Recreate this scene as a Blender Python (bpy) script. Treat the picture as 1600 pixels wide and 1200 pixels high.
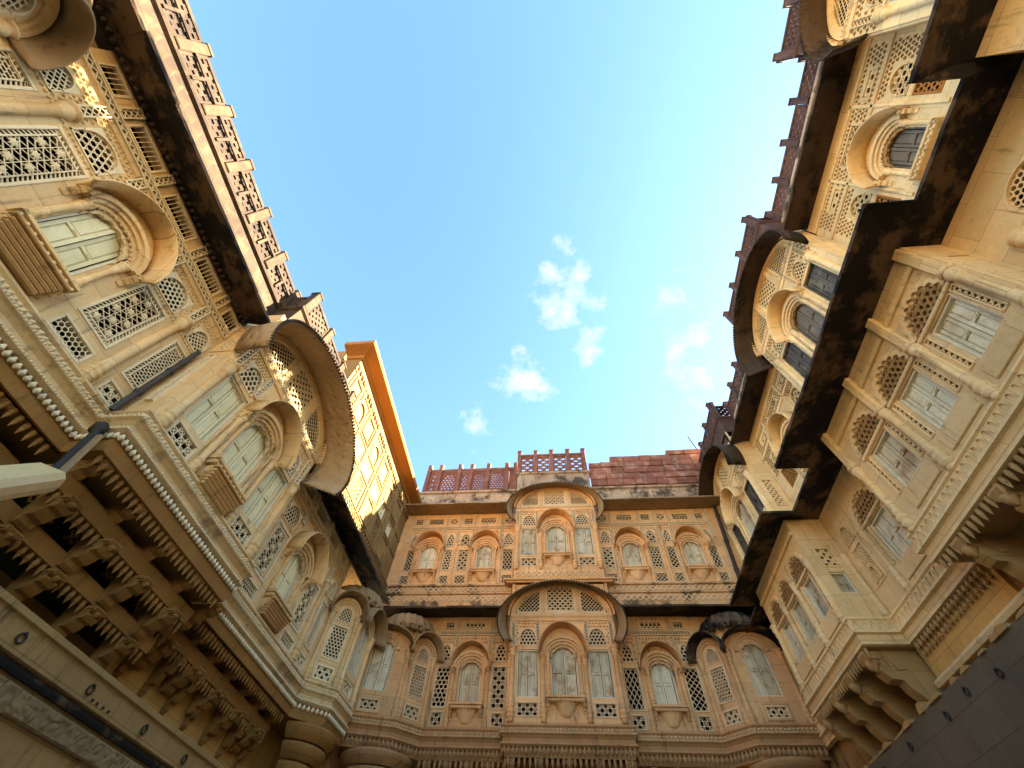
import bpy, math, random
from mathutils import Matrix, Vector
random.seed(7)
PI = math.pi
R = math.radians
scene = bpy.context.scene
for o in list(bpy.data.objects): bpy.data.objects.remove(o)
COL = scene.collection

# ------------------------------------------------------------------ camera
cam = bpy.data.cameras.new('camera'); camo = bpy.data.objects.new('camera', cam); COL.objects.link(camo)
cam.sensor_fit = 'HORIZONTAL'; cam.sensor_width = 36.0; cam.lens = 36.0 * 638.55 / 1600.0
cam.clip_start = 0.05; cam.clip_end = 2000
rt = Vector((0.9953, 0.0863, 0.0436)); dn = Vector((-0.0507, 0.8502, -0.5240)); fw = Vector((-0.0822, 0.5193, 0.8506))
up = -dn; bk = -fw
camo.matrix_world = Matrix(((rt.x, up.x, bk.x, 0), (rt.y, up.y, bk.y, 0), (rt.z, up.z, bk.z, 1.6), (0, 0, 0, 1)))
scene.camera = camo
scene.render.resolution_x = 1024; scene.render.resolution_y = 768

# ------------------------------------------------------------------ sun, sky, exposure
SUN_AZ = R(76)      # from +Y towards +X
SUN_EL = R(26)
sd = Vector((math.sin(SUN_AZ) * math.cos(SUN_EL), math.cos(SUN_AZ) * math.cos(SUN_EL), math.sin(SUN_EL)))
sl = bpy.data.lights.new('sun', 'SUN'); sl.energy = 5.0; sl.angle = R(0.5); sl.color = (1.0, 0.86, 0.64)
so = bpy.data.objects.new('sun', sl); COL.objects.link(so)
so.rotation_euler = (-sd).to_track_quat('-Z', 'Y').to_euler(); so.location = (20, 30, 40)
scene.view_settings.view_transform = 'Standard'; scene.view_settings.look = 'None'
scene.view_settings.gamma = 1.0; scene.view_settings.exposure = 3.76
scene.view_settings.use_curve_mapping = False

world = bpy.data.worlds.new('World'); scene.world = world; world.use_nodes = True
wn = world.node_tree.nodes; wl = world.node_tree.links
for n in list(wn): wn.remove(n)
wout = wn.new('ShaderNodeOutputWorld'); wbg = wn.new('ShaderNodeBackground'); wbg.inputs['Strength'].default_value = 0.05
sky = wn.new('ShaderNodeTexSky'); sky.sky_type = 'NISHITA'; sky.sun_disc = False
sky.sun_elevation = SUN_EL; sky.sun_rotation = SUN_AZ; sky.air_density = 1.0; sky.dust_density = 1.0; sky.ozone_density = 1.6; sky.altitude = 230
tc = wn.new('ShaderNodeTexCoord')
# small fair-weather clouds: wispy noise, kept to a few clusters of the sky
cn = wn.new('ShaderNodeTexNoise'); cn.inputs['Scale'].default_value = 15.0; cn.inputs['Detail'].default_value = 9.0; cn.inputs['Roughness'].default_value = 0.58
wl.new(tc.outputs['Generated'], cn.inputs['Vector'])
def wmath(op, a, b=None, c=None):
    m = wn.new('ShaderNodeMath'); m.operation = op
    for i, v in enumerate((a, b, c)):
        if v is None: continue
        if isinstance(v, (int, float)): m.inputs[i].default_value = v
        else: wl.new(v, m.inputs[i])
    return m.outputs[0]
def pixdir(px, py):
    c = Vector(((px - 800) / 638.55, (py - 600) / 638.55, 1.0))
    return (rt * c.x + dn * c.y + fw * c.z).normalized()
tot = None
for px, py, rad, amt in [(880, 470, .080, 1.0), (918, 535, .055, .9), (815, 590, .075, .95), (738, 668, .04, 1.0), (1042, 455, .035, .95), (1075, 545, .085, .8), (1100, 590, .06, .8), (888, 388, .035, .7), (905, 435, .05, .7), (850, 610, .05, .7)]:
    d = pixdir(px, py)
    dp = wn.new('ShaderNodeVectorMath'); dp.operation = 'DISTANCE'; wl.new(tc.outputs['Generated'], dp.inputs[0]); dp.inputs[1].default_value = d
    v = wmath('MULTIPLY', wmath('SUBTRACT', 1.0, wmath('DIVIDE', dp.outputs['Value'], rad * 1.8)), amt)
    v = wmath('MAXIMUM', v, 0.0)
    tot = v if tot is None else wmath('MAXIMUM', tot, v)
cm = wmath('ADD', wmath('MULTIPLY', wmath('SUBTRACT', cn.outputs['Fac'], 0.56), 3.4), wmath('MULTIPLY', tot, 1.5))
cm = wmath('SUBTRACT', cm, 0.50)
cm = wmath('MULTIPLY', cm, wmath('GREATER_THAN', tot, 0.0))
cmc = wn.new('ShaderNodeClamp'); wl.new(cm, cmc.inputs['Value'])
mixc = wn.new('ShaderNodeMix'); mixc.data_type = 'RGBA'
wl.new(wmath('MULTIPLY', cmc.outputs[0], 0.9), mixc.inputs[0]); tint = wn.new('ShaderNodeMix'); tint.data_type = 'RGBA'; tint.blend_type = 'MULTIPLY'; tint.inputs[0].default_value = 1.0; wl.new(sky.outputs[0], tint.inputs[6]); tint.inputs[7].default_value = (.86, 1.06, 1.06, 1); wl.new(tint.outputs[2], mixc.inputs[6]); mixc.inputs[7].default_value = (1.95, 1.95, 1.95, 1)
wl.new(mixc.outputs[2], wbg.inputs['Color']); wl.new(wbg.outputs[0], wout.inputs['Surface'])

# ------------------------------------------------------------------ materials
MATS = {}
def stone(name, c1, c2, stain=(.05, .035, .025), stain_amt=.35, bump=.25, carve=0.0, carve_scale=16, pale=None, pale_amt=.0, rough=.86, streak=True, var=.10, blotch=None, blotch_amt=0.0, joints=None, blo=.50, bhi=.60):
    if joints is None: joints = any(k in name for k in ('_stone', '_low', 'ground', 'plaster', 'black_band')) and name not in ('red_stone', 'eave_stone', 'floor_stone')
    m = bpy.data.materials.new(name); m.use_nodes = True; MATS[name] = m
    n = m.node_tree.nodes; l = m.node_tree.links
    b = n['Principled BSDF']; b.inputs['Roughness'].default_value = rough
    b.inputs['Specular IOR Level'].default_value = .25
    g = n.new('ShaderNodeNewGeometry'); oi = n.new('ShaderNodeObjectInfo')
    def noise(sc, det=5, ro=.6, vec=None):
        t = n.new('ShaderNodeTexNoise'); t.inputs['Scale'].default_value = sc; t.inputs['Detail'].default_value = det; t.inputs['Roughness'].default_value = ro
        l.new(vec or g.outputs['Position'], t.inputs['Vector']); return t.outputs['Fac']
    def ramp(v, a, z):
        r = n.new('ShaderNodeMapRange'); l.new(v, r.inputs['Value']); r.inputs['From Min'].default_value = a; r.inputs['From Max'].default_value = z; return r.outputs[0]
    def mix(f, a, bb, k=1.0, mode='MIX'):
        x = n.new('ShaderNodeMix'); x.data_type = 'RGBA'; x.blend_type = mode
        if k != 1.0:
            mm = n.new('ShaderNodeMath'); mm.operation = 'MULTIPLY'; l.new(f, mm.inputs[0]); mm.inputs[1].default_value = k; f = mm.outputs[0]
        l.new(f, x.inputs[0])
        for i, v in ((6, a), (7, bb)):
            if isinstance(v, tuple): x.inputs[i].default_value = (*v, 1)
            else: l.new(v, x.inputs[i])
        return x.outputs[2]
    col = mix(ramp(noise(.9, 4), .35, .65), c1, c2)
    col = mix(ramp(noise(7, 6, .7), .45, .8), col, tuple(min(1, x * 1.28) for x in c1), .6)
    col = mix(ramp(noise(13, 7, .75), .52, .72), col, tuple(x * .6 for x in c1), .38)
    if joints:
        sp = n.new('ShaderNodeSeparateXYZ'); l.new(g.outputs['Position'], sp.inputs[0]); ad0 = n.new('ShaderNodeMath'); ad0.operation = 'ADD'; l.new(sp.outputs[0], ad0.inputs[0]); l.new(sp.outputs[1], ad0.inputs[1])
        cb_ = n.new('ShaderNodeCombineXYZ'); l.new(ad0.outputs[0], cb_.inputs[0]); l.new(sp.outputs[2], cb_.inputs[1])
        bt = n.new('ShaderNodeTexBrick'); l.new(cb_.outputs[0], bt.inputs['Vector']); bt.inputs['Scale'].default_value = 1.0; bt.inputs['Brick Width'].default_value = .93; bt.inputs['Row Height'].default_value = .47; bt.inputs['Mortar Size'].default_value = .006; bt.inputs['Mortar Smooth'].default_value = .3
        bt.inputs['Color1'].default_value = (.86, .85, .84, 1); bt.inputs['Color2'].default_value = (1.14, 1.12, 1.08, 1); bt.inputs['Mortar'].default_value = (.45, .40, .36, 1)
        x = n.new('ShaderNodeMix'); x.data_type = 'RGBA'; x.blend_type = 'MULTIPLY'; x.inputs[0].default_value = .7; l.new(col, x.inputs[6]); l.new(bt.outputs['Color'], x.inputs[7]); col = x.outputs[2]
    if pale: col = mix(ramp(noise(2.3, 6, .7), .5, .62), col, pale, pale_amt)
    if blotch: col = mix(ramp(noise(1.15, 7, .68), blo, bhi), col, blotch, blotch_amt)
    if streak:
        mp = n.new('ShaderNodeMapping'); l.new(g.outputs['Position'], mp.inputs['Vector']); mp.inputs['Scale'].default_value = (4.5, 4.5, .45)
        s = ramp(noise(1.0, 7, .72, mp.outputs[0]), .565, .70)
        col = mix(s, col, stain, stain_amt)
    s2 = ramp(noise(3.1, 8, .75), .58, .76)
    col = mix(s2, col, stain, stain_amt * .8)
    hs = n.new('ShaderNodeHueSaturation'); l.new(col, hs.inputs['Color'])
    vr = n.new('ShaderNodeMapRange'); l.new(oi.outputs['Random'], vr.inputs['Value']); vr.inputs['To Min'].default_value = 1 - var; vr.inputs['To Max'].default_value = 1 + var
    l.new(vr.outputs[0], hs.inputs['Value']); l.new(hs.outputs[0], b.inputs['Base Color'])
    h = noise(24, 6, .7)
    bp = n.new('ShaderNodeBump'); bp.inputs['Strength'].default_value = bump; bp.inputs['Distance'].default_value = .02; l.new(h, bp.inputs['Height'])
    last = bp
    if carve > 0:
        vo = n.new('ShaderNodeTexVoronoi'); vo.feature = 'SMOOTH_F1'; vo.inputs['Scale'].default_value = carve_scale
        wv = n.new('ShaderNodeTexNoise'); wv.inputs['Scale'].default_value = carve_scale * .5; l.new(g.outputs['Position'], wv.inputs['Vector'])
        ad = n.new('ShaderNodeVectorMath'); ad.operation = 'MULTIPLY_ADD'; l.new(wv.outputs['Color'], ad.inputs[0]); ad.inputs[1].default_value = (.12, .12, .12); l.new(g.outputs['Position'], ad.inputs[2])
        l.new(ad.outputs[0], vo.inputs['Vector'])
        sn = n.new('ShaderNodeMath'); sn.operation = 'SINE'; mu = n.new('ShaderNodeMath'); mu.operation = 'MULTIPLY'; l.new(vo.outputs['Distance'], mu.inputs[0]); mu.inputs[1].default_value = 11
        l.new(mu.outputs[0], sn.inputs[0])
        b2 = n.new('ShaderNodeBump'); b2.inputs['Strength'].default_value = carve; b2.inputs['Distance'].default_value = .035
        l.new(sn.outputs[0], b2.inputs['Height']); l.new(bp.outputs[0], b2.inputs['Normal']); last = b2
    l.new(last.outputs[0], b.inputs['Normal'])
    return m
ST = (.045, .028, .018)
SK = (.030, .019, .012)
stone('left_stone', (.64, .42, .185), (.70, .49, .245), SK, .72)
stone('left_carved', (.58, .40, .19), (.64, .46, .24), SK, .6, carve=.35, carve_scale=11)
stone('left_lattice', (.68, .54, .32), (.74, .60, .38), SK, .40, var=.05)
stone('left_low', (.27, .125, .030), (.33, .165, .045), SK, .6)  # brown lower stone, darkened: underside shade is put into the colour
stone('right_low', (.36, .195, .065), (.42, .24, .09), SK, .6)  # darker right stone for brackets and soffits, their shade put into the colour
stone('back_low', (.36, .18, .07), (.42, .23, .10), SK, .65)  # darker back stone for the base, with its shade put into the colour
stone('back_stone', (.61, .33, .14), (.67, .40, .19), SK, .75)
stone('back_carved', (.54, .31, .15), (.60, .37, .19), SK, .6, carve=.35, carve_scale=9)
stone('back_lattice', (.60, .41, .22), (.66, .47, .27), ST, .36, var=.05)
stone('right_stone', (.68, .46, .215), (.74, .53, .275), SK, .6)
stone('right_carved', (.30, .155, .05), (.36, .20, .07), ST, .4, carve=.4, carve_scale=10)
stone('sun_plaster', (.20, .112, .036), (.24, .145, .05), ST, .4, streak=False)
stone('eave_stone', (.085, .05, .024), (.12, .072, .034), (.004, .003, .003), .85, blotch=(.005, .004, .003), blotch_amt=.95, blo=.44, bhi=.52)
stone('eave_clean', (.25, .15, .065), (.31, .195, .09), (.014, .010, .008), .7)
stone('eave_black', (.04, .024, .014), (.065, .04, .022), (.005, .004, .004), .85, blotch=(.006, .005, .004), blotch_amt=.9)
stone('eave_orange', (.30, .115, .022), (.35, .145, .032), (.10, .04, .01), .4)
stone('red_stone', (.17, .058, .036), (.24, .085, .048), (.02, .014, .012), .55, pale=(.42, .27, .19), pale_amt=.45, var=.25)
stone('red_post', (.15, .052, .034), (.20, .075, .048), (.02, .014, .012), .5, pale=(.30, .19, .13), pale_amt=.3, var=.14)
stone('red_dark', (.055, .026, .019), (.08, .038, .027), (.009, .007, .006), .6, pale=(.17, .11, .075), pale_amt=.25, var=.14)  # red post stone darkened: the right parapet's shade is in the colour
stone('parapet_dark', (.026, .016, .010), (.045, .029, .018), (.007, .006, .005), .6, pale=(.10, .07, .035), pale_amt=.4)
stone('parapet_left', (.040, .023, .011), (.062, .04, .019), (.008, .006, .005), .6, pale=(.10, .072, .034), pale_amt=.6)
stone('black_band', (.30, .19, .12), (.42, .30, .2), (.012, .010, .010), .95, blotch=(.015, .012, .011), blotch_amt=.85)
stone('shutter_pale', (.62, .55, .36), (.70, .62, .43), (.16, .11, .07), .6, pale=(.42, .25, .12), pale_amt=.5, rough=.6, var=.08)
stone('shutter_worn', (.50, .40, .24), (.62, .54, .37), (.10, .065, .04), .75, pale=(.33, .18, .08), pale_amt=.75, rough=.65, var=.15)
stone('shutter_cream', (.66, .58, .33), (.72, .65, .40), (.24, .16, .07), .42, rough=.6, var=.06)
stone('shutter_dark', (.060, .046, .034), (.095, .075, .055), (.012, .010, .008), .6, pale=(.26, .21, .15), pale_amt=.5, rough=.7)
stone('shutter_brown', (.12, .085, .055), (.17, .125, .085), (.02, .016, .012), .55, pale=(.28, .22, .15), pale_amt=.3, rough=.6)
stone('frame_wood', (.58, .50, .34), (.64, .56, .40), (.15, .1, .06), .35, rough=.6)
stone('interior', (.026, .017, .011), (.018, .012, .008), ST, .2, streak=False)  # near black: the darkness of the rooms is put into the colour
stone('floor_stone', (.52, .38, .22), (.57, .43, .27), ST, .2, streak=False)
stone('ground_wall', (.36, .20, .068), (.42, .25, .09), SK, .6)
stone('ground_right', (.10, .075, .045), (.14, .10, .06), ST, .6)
stone('plaster_orange', (.54, .29, .075), (.58, .33, .10), ST, .3)
stone('eave_leaf', (.36, .235, .115), (.42, .28, .145), (.02, .014, .010), .6, carve=.45, carve_scale=4.5)
stone('left_rib', (.44, .25, .09), (.50, .30, .12), SK, .6)
stone('iron', (.030, .020, .013), (.045, .032, .021), ST, .2, rough=.7)
stone('back_grime', (.50, .28, .13), (.56, .34, .17), SK, .8, blotch=(.035, .022, .015), blotch_amt=.85, blo=.49, bhi=.60)
stone('left_grime', (.58, .39, .18), (.64, .46, .24), SK, .8, blotch=(.10, .065, .035), blotch_amt=.6, blo=.52, bhi=.64)
stone('ground_carved', (.22, .135, .055), (.28, .175, .08), SK, .6, carve=.4, carve_scale=9)
stone('pipe_grey', (.05, .045, .04), (.08, .072, .062), (.02, .016, .013), .5, rough=.7)
stone('lamp_cream', (.70, .46, .19), (.74, .50, .23), ST, .3, rough=.6)
stone('glass_blue', (.30, .36, .36), (.36, .42, .42), ST, .1, rough=.2, streak=False)

# ------------------------------------------------------------------ mesh builder
class MB:
    def __init__(s): s.v = []; s.f = []; s.sm = []
    def add(s, vs, fs, smooth=False):
        b = len(s.v); s.v.extend(vs)
        for f in fs: s.f.append([i + b for i in f]); s.sm.append(smooth)
    def box(s, x0, x1, y0, y1, z0, z1):
        s.add([(x0, y0, z0), (x1, y0, z0), (x1, y1, z0), (x0, y1, z0), (x0, y0, z1), (x1, y0, z1), (x1, y1, z1), (x0, y1, z1)],
              [(0, 1, 5, 4), (1, 2, 6, 5), (2, 3, 7, 6), (3, 0, 4, 7), (4, 5, 6, 7), (3, 2, 1, 0)])
    def bevbox(s, x0, x1, y0, y1, z0, z1, e=.02):
        # box with chamfered front edge
        s.add([(x0, y1, z0), (x1, y1, z0), (x1, y1, z1), (x0, y1, z1), (x0, y0 + e, z0), (x1, y0 + e, z0), (x1, y0 + e, z1), (x0, y0 + e, z1),
               (x0 + e, y0, z0 + e), (x1 - e, y0, z0 + e), (x1 - e, y0, z1 - e), (x0 + e, y0, z1 - e)],
              [(0, 1, 5, 4), (1, 2, 6, 5), (2, 3, 7, 6), (3, 0, 4, 7), (4, 5, 9, 8), (5, 6, 10, 9), (6, 7, 11, 10), (7, 4, 8, 11), (8, 9, 10, 11), (3, 2, 1, 0)])
    def prism(s, poly, y0, y1):          # poly in (x,z)
        n = len(poly)
        s.add([(x, y0, z) for x, z in poly] + [(x, y1, z) for x, z in poly],
              [tuple(range(n)), tuple(range(2 * n - 1, n - 1, -1))] + [(i, i + n, (i + 1) % n + n, (i + 1) % n) for i in range(n)])
    def prismx(s, poly, x0, x1):         # poly in (y,z)
        n = len(poly)
        s.add([(x0, y, z) for y, z in poly] + [(x1, y, z) for y, z in poly],
              [tuple(range(n)), tuple(range(2 * n - 1, n - 1, -1))] + [(i, i + n, (i + 1) % n + n, (i + 1) % n) for i in range(n)])
    def ring(s, inner, outer, y0, y1):   # band between two equal-length open polylines in (x,z)
        n = len(inner); vs = []
        for P, y in ((inner, y0), (outer, y0), (inner, y1), (outer, y1)): vs += [(x, y, z) for x, z in P]
        fs = []
        for i in range(n - 1):
            fs += [(i, i + 1, n + i + 1, n + i), (i, 2 * n + i, 2 * n + i + 1, i + 1), (n + i, n + i + 1, 3 * n + i + 1, 3 * n + i)]
        fs += [(0, n, 3 * n, 2 * n), (n - 1, 3 * n - 1, 4 * n - 1, 2 * n - 1)]
        s.add(vs, fs)
    def lathe(s, prof, n=12, cx=0, cy=0, a0=0, a1=2 * PI, lobes=0, la=0.0, smooth=True, sx=1, sy=1):
        full = abs(a1 - a0 - 2 * PI) < 1e-6; m = n if full else n + 1; vs = []
        for r, z in prof:
            for i in range(m):
                a = a0 + (a1 - a0) * i / n; rr = r * (1 + la * abs(math.sin(lobes * a * .5)) if lobes else 1)
                vs.append((cx + sx * rr * math.cos(a), cy + sy * rr * math.sin(a), z))
        fs = []
        for k in range(len(prof) - 1):
            for i in range(n):
                j = (i + 1) % m if full else i + 1
                fs.append((k * m + i, k * m + j, (k + 1) * m + j, (k + 1) * m + i))
        s.add(vs, fs, smooth)
    def sweep(s, prof, path, close=True):    # prof (out,z), path (x,y); outward is right of travel turned to -y
        nrm = []
        for i in range(len(path)):
            ns = []
            for a, b in ((i - 1, i), (i, i + 1)):
                if a < 0 or b >= len(path): continue
                d = Vector((path[b][0] - path[a][0], path[b][1] - path[a][1])).normalized(); ns.append(Vector((d.y, -d.x)))
            if len(ns) == 1: nrm.append(ns[0])
            else:
                h = (ns[0] + ns[1]).normalized(); nrm.append(h / max(.35, h.dot(ns[0])))
        m = len(prof); vs = []
        for (x, y), q in zip(path, nrm):
            for o, z in prof: vs.append((x + q.x * o, y + q.y * o, z))
        fs = []; k = m if close else m - 1
        for i in range(len(path) - 1):
            for j in range(k):
                fs.append((i * m + j, (i + 1) * m + j, (i + 1) * m + (j + 1) % m, i * m + (j + 1) % m))
        if close: fs += [tuple(range(m)), tuple(range(len(path) * m - 1, (len(path) - 1) * m - 1, -1))]
        s.add(vs, fs)
    def bar(s, x0, z0, x1, z1, w, y0, y1):
        dx, dz = x1 - x0, z1 - z0; L = math.hypot(dx, dz)
        if L < 1e-4: return
        px, pz = -dz / L * w * .5, dx / L * w * .5
        s.add([(x0 + px, y0, z0 + pz), (x0 - px, y0, z0 - pz), (x1 - px, y0, z1 - pz), (x1 + px, y0, z1 + pz),
               (x0 + px, y1, z0 + pz), (x0 - px, y1, z0 - pz), (x1 - px, y1, z1 - pz), (x1 + px, y1, z1 + pz)],
              [(0, 1, 2, 3), (0, 3, 7, 4), (1, 5, 6, 2)])
    def mesh(s, name, mat):
        me = bpy.data.meshes.new(name); me.from_pydata(s.v, [], s.f)
        me.polygons.foreach_set('use_smooth', s.sm); me.materials.append(MATS[mat]); me.update(); return me
    def build(s, name, mat, parent=None, M=None): return put(name, s.mesh(name, mat), parent, M)
def put(name, me, parent=None, M=None):
    o = bpy.data.objects.new(name, me); COL.objects.link(o)
    if parent is not None: o.parent = parent
    if M is not None: o.matrix_local = M
    return o
def thing(name, label, cat, M, group=None):
    o = bpy.data.objects.new(name, None); COL.objects.link(o); o.matrix_world = M; o.empty_display_size = .3
    o['label'] = label; o['category'] = cat
    if group: o['group'] = group
    return o
CACHE = {}
def cached(key, fn):
    if key not in CACHE: CACHE[key] = fn()
    return CACHE[key]
T = Matrix.Translation
def facet(xa, ya, xb, yb): return T((xa, ya, 0)) @ Matrix.Rotation(math.atan2(yb - ya, xb - xa), 4, 'Z'), math.hypot(xb - xa, yb - ya)

# ------------------------------------------------------------------ lattice screens
def clip(seg, poly):
    x0, z0, x1, z1 = seg; t0, t1 = 0.0, 1.0; dx, dz = x1 - x0, z1 - z0; n = len(poly)
    for i in range(n):
        ax, az = poly[i]; bx, bz = poly[(i + 1) % n]; nx, nz = -(bz - az), bx - ax      # inside for CCW
        num = nx * (x0 - ax) + nz * (z0 - az); den = nx * dx + nz * dz
        if abs(den) < 1e-9:
            if num < 0: return None
        else:
            t = -num / den
            if den > 0: t0 = max(t0, t)
            else: t1 = min(t1, t)
            if t0 >= t1: return None
    return (x0 + dx * t0, z0 + dz * t0, x0 + dx * t1, z0 + dz * t1)
def inside(x, z, poly):
    n = len(poly)
    return all(-(poly[(i + 1) % n][1] - poly[i][1]) * (x - poly[i][0]) + (poly[(i + 1) % n][0] - poly[i][0]) * (z - poly[i][1]) > 0 for i in range(n))
def family(w, h, ang, sp, off=0):
    c, s_ = math.cos(ang), math.sin(ang); L = w + h; out = []; k = int(L / sp) + 2
    for i in range(-k, k + 1):
        d = (i + off) * sp; cx, cz = w / 2 - s_ * d, h / 2 + c * d
        out.append((cx - c * L, cz - s_ * L, cx + c * L, cz + s_ * L))
    return out
def lattice(mb, poly, kind, cell, bw, y0, y1):
    xs = [p[0] for p in poly]; zs = [p[1] for p in poly]; X, Z = min(xs), min(zs); w, h = max(xs) - X, max(zs) - Z
    segs = []
    if kind == 'diag': segs = family(w, h, PI / 4, cell) + family(w, h, -PI / 4, cell)
    elif kind == 'steep': segs = family(w, h, R(58), cell) + family(w, h, R(-58), cell)
    elif kind == 'kagome': segs = family(w, h, 0, cell, .5) + family(w, h, PI / 3, cell, .5) + family(w, h, -PI / 3, cell, .5)
    elif kind == 'star': segs = family(w, h, PI / 2, cell * 1.3, .5) + family(w, h, R(30), cell * .75) + family(w, h, R(-30), cell * .75)
    elif kind == 'octo': segs = family(w, h, 0, cell, .5) + family(w, h, PI / 2, cell, .5) + family(w, h, PI / 4, cell * 1.4142) + family(w, h, -PI / 4, cell * 1.4142)
    elif kind == 'grid': segs = family(w, h, 0, cell, .5) + family(w, h, PI / 2, cell, .5)
    elif kind == 'vert': segs = family(w, h, PI / 2, cell, .5)
    elif kind == 'brick':
        segs = family(w, h, 0, cell * .7, .5)
        rows = int(h / (cell * .7)) + 2
        for r in range(rows):
            for k in range(int(w / cell) + 2):
                x = (k + (r % 2) * .5) * cell; z = h / 2 + (r - rows // 2 + .5) * cell * .7
                segs.append((x, z, x, z + cell * .7))
    elif kind in ('hex', 'ring'):
        rr = cell * (.5 if kind == 'hex' else .56); nn = 6 if kind == 'hex' else 8
        for r in range(int(h / (cell * .866)) + 2):
            for k in range(int(w / cell) + 2):
                cx = (k + (r % 2) * .5) * cell; cz = r * cell * .866
                P = [(cx + rr * 1.12 * math.cos(2 * PI * (i + .5) / nn), cz + rr * 1.12 * math.sin(2 * PI * (i + .5) / nn)) for i in range(nn)]
                for i in range(nn if kind == 'ring' else 3): segs.append((*P[i], *P[(i + 1) % nn]))
    for sg in segs:
        c = clip((sg[0] + X, sg[1] + Z, sg[2] + X, sg[3] + Z), poly)
        if c: mb.bar(*c, bw, y0 + random.uniform(0, .002), y1)
    if kind == 'star':
        sx = cell * 1.732 * 1.5; sz = cell * 1.5
        nx, nz = int(w / sx) + 1, int(h / sz) + 2
        for r in range(-nz, nz + 1):
            for k in range(-nx, nx + 1):
                cx = X + w / 2 + (k + (r % 2) * .5) * sx; cz = Z + h / 2 + (r + .5) * sz
                if all(inside(cx + dx, cz + dz, poly) for dx, dz in ((-.05, 0), (.05, 0), (0, .05), (0, -.05))):
                    P = []
                    for i in range(16):
                        a = i * PI / 8; q = cell * (.62 if i % 2 == 0 else .33); P.append((cx + q * math.cos(a), cz + q * math.sin(a)))
                    mb.add([(x, y0 - .006, z) for x, z in P] + [(x, y1, z) for x, z in P] + [(cx, y0 - .02, cz)], [(i, (i + 1) % 16, 32) for i in range(16)] + [(i, i + 16, (i + 1) % 16 + 16, (i + 1) % 16) for i in range(16)])
def arcpts(a, b, n, t0=0.0, t1=PI, cx=0, cz=0): return [(cx - a * math.cos(t0 + (t1 - t0) * i / n), cz + b * math.sin(t0 + (t1 - t0) * i / n)) for i in range(n + 1)]
def archpoly(x0, x1, z0, z1, spring=.5, n=14):        # CCW
    zs = z0 + (z1 - z0) * spring; a = (x1 - x0) / 2; cx = (x0 + x1) / 2
    return [(x0, z0), (x1, z0)] + [(cx + a * math.cos(PI * i / n), zs + (z1 - zs) * math.sin(PI * i / n) ** .85) for i in range(n + 1)]
def cusp(a, b, n=7, sub=5, depth=.07):               # cusped arch, left to right, centred at 0
    P = []
    for k in range(n):
        for i in range(sub):
            t = PI * (k + i / sub) / n; r = 1 + depth * (math.sin(PI * i / sub) - .6); P.append((-a * math.cos(t) * r, b * math.sin(t) * r))
    P.append((a * (1 - .6 * depth), 0)); P[0] = (-a * (1 - .6 * depth), 0); return P

# ------------------------------------------------------------------ carved elements
def column_mesh(h, r, mat):
    def f():
        b = .30 if h > 1 else .2 * h
        k = r
        prof = [(0, -.16), (.5 * k, -.15), (1.25 * k, -.09), (.9 * k, -.05), (1.5 * k, 0), (1.5 * k, .04), (1.1 * k, .06), (1.55 * k, b * .35), (1.6 * k, b * .5), (1.1 * k, b * .72), (1.35 * k, b * .8), (1.35 * k, b * .88), (1.0 * k, b),
                (.95 * k, h - b), (1.25 * k, h - b * .9), (1.25 * k, h - b * .82), (1.0 * k, h - b * .75), (1.65 * k, h - b * .4), (1.3 * k, h - b * .22), (1.8 * k, h - b * .12), (1.8 * k, h), (0, h)]
        m = MB(); m.lathe(prof, 10); return m.mesh('column', mat)
    return cached(('col', round(h, 2), round(r, 3), mat), f)
def hood_mesh(a, b, depth, mat, flare=.05, th=.05, droop=0.0, td=0.0, n=28, name='hood', da=0.0):
    def f():
        cs = [(0, -.02, 0), (depth * .3, flare * .1 - .01, -droop * .12), (depth * .65, flare * .5, -droop * .5), (depth, flare, -droop), (depth + .012, flare + th * .5, -droop), (depth, flare + th, -droop), (depth * .55, flare * .5 + th * 1.5, -droop * .4), (0, th * 2, 0)]
        m = MB(); k = len(cs); vs = []
        for i in range(n + 1):
            t = -td + (PI + 2 * td) * i / n; c, s_ = math.cos(t), math.sin(t)
            for o, dr, dz in cs:
                ex = da * o / depth
                vs.append((-(a + dr + ex) * c, -o, (b + dr) * s_ + dz))
        fs = []
        for i in range(n):
            for j in range(k): fs.append((i * k + j, (i + 1) * k + j, (i + 1) * k + (j + 1) % k, i * k + (j + 1) % k))
        fs += [tuple(range(k)), tuple(range((n + 1) * k - 1, n * k - 1, -1))]
        m.add(vs, fs, True); return m.mesh(name, mat)
    return cached((name, a, b, depth, mat, flare, th, droop, td), f)
def pendant_mesh(h, r, mat):
    def f():
        m = MB(); m.lathe([(r * .75, 0), (r * .8, -.12 * h), (r, -.3 * h), (r * .75, -.62 * h), (.004, -h)], 6); return m.mesh('pendant', mat)
    return cached(('pend', h, r, mat), f)
def bead_mesh(h, r, mat):
    def f():
        m = MB(); m.lathe([(r * .5, h * .5), (r * .55, .25 * h), (r, .05 * h), (r * .9, -.2 * h), (r * .4, -.38 * h), (.003, -.5 * h)], 6); return m.mesh('bead', mat)
    return cached(('bead', h, r, mat), f)
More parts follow.
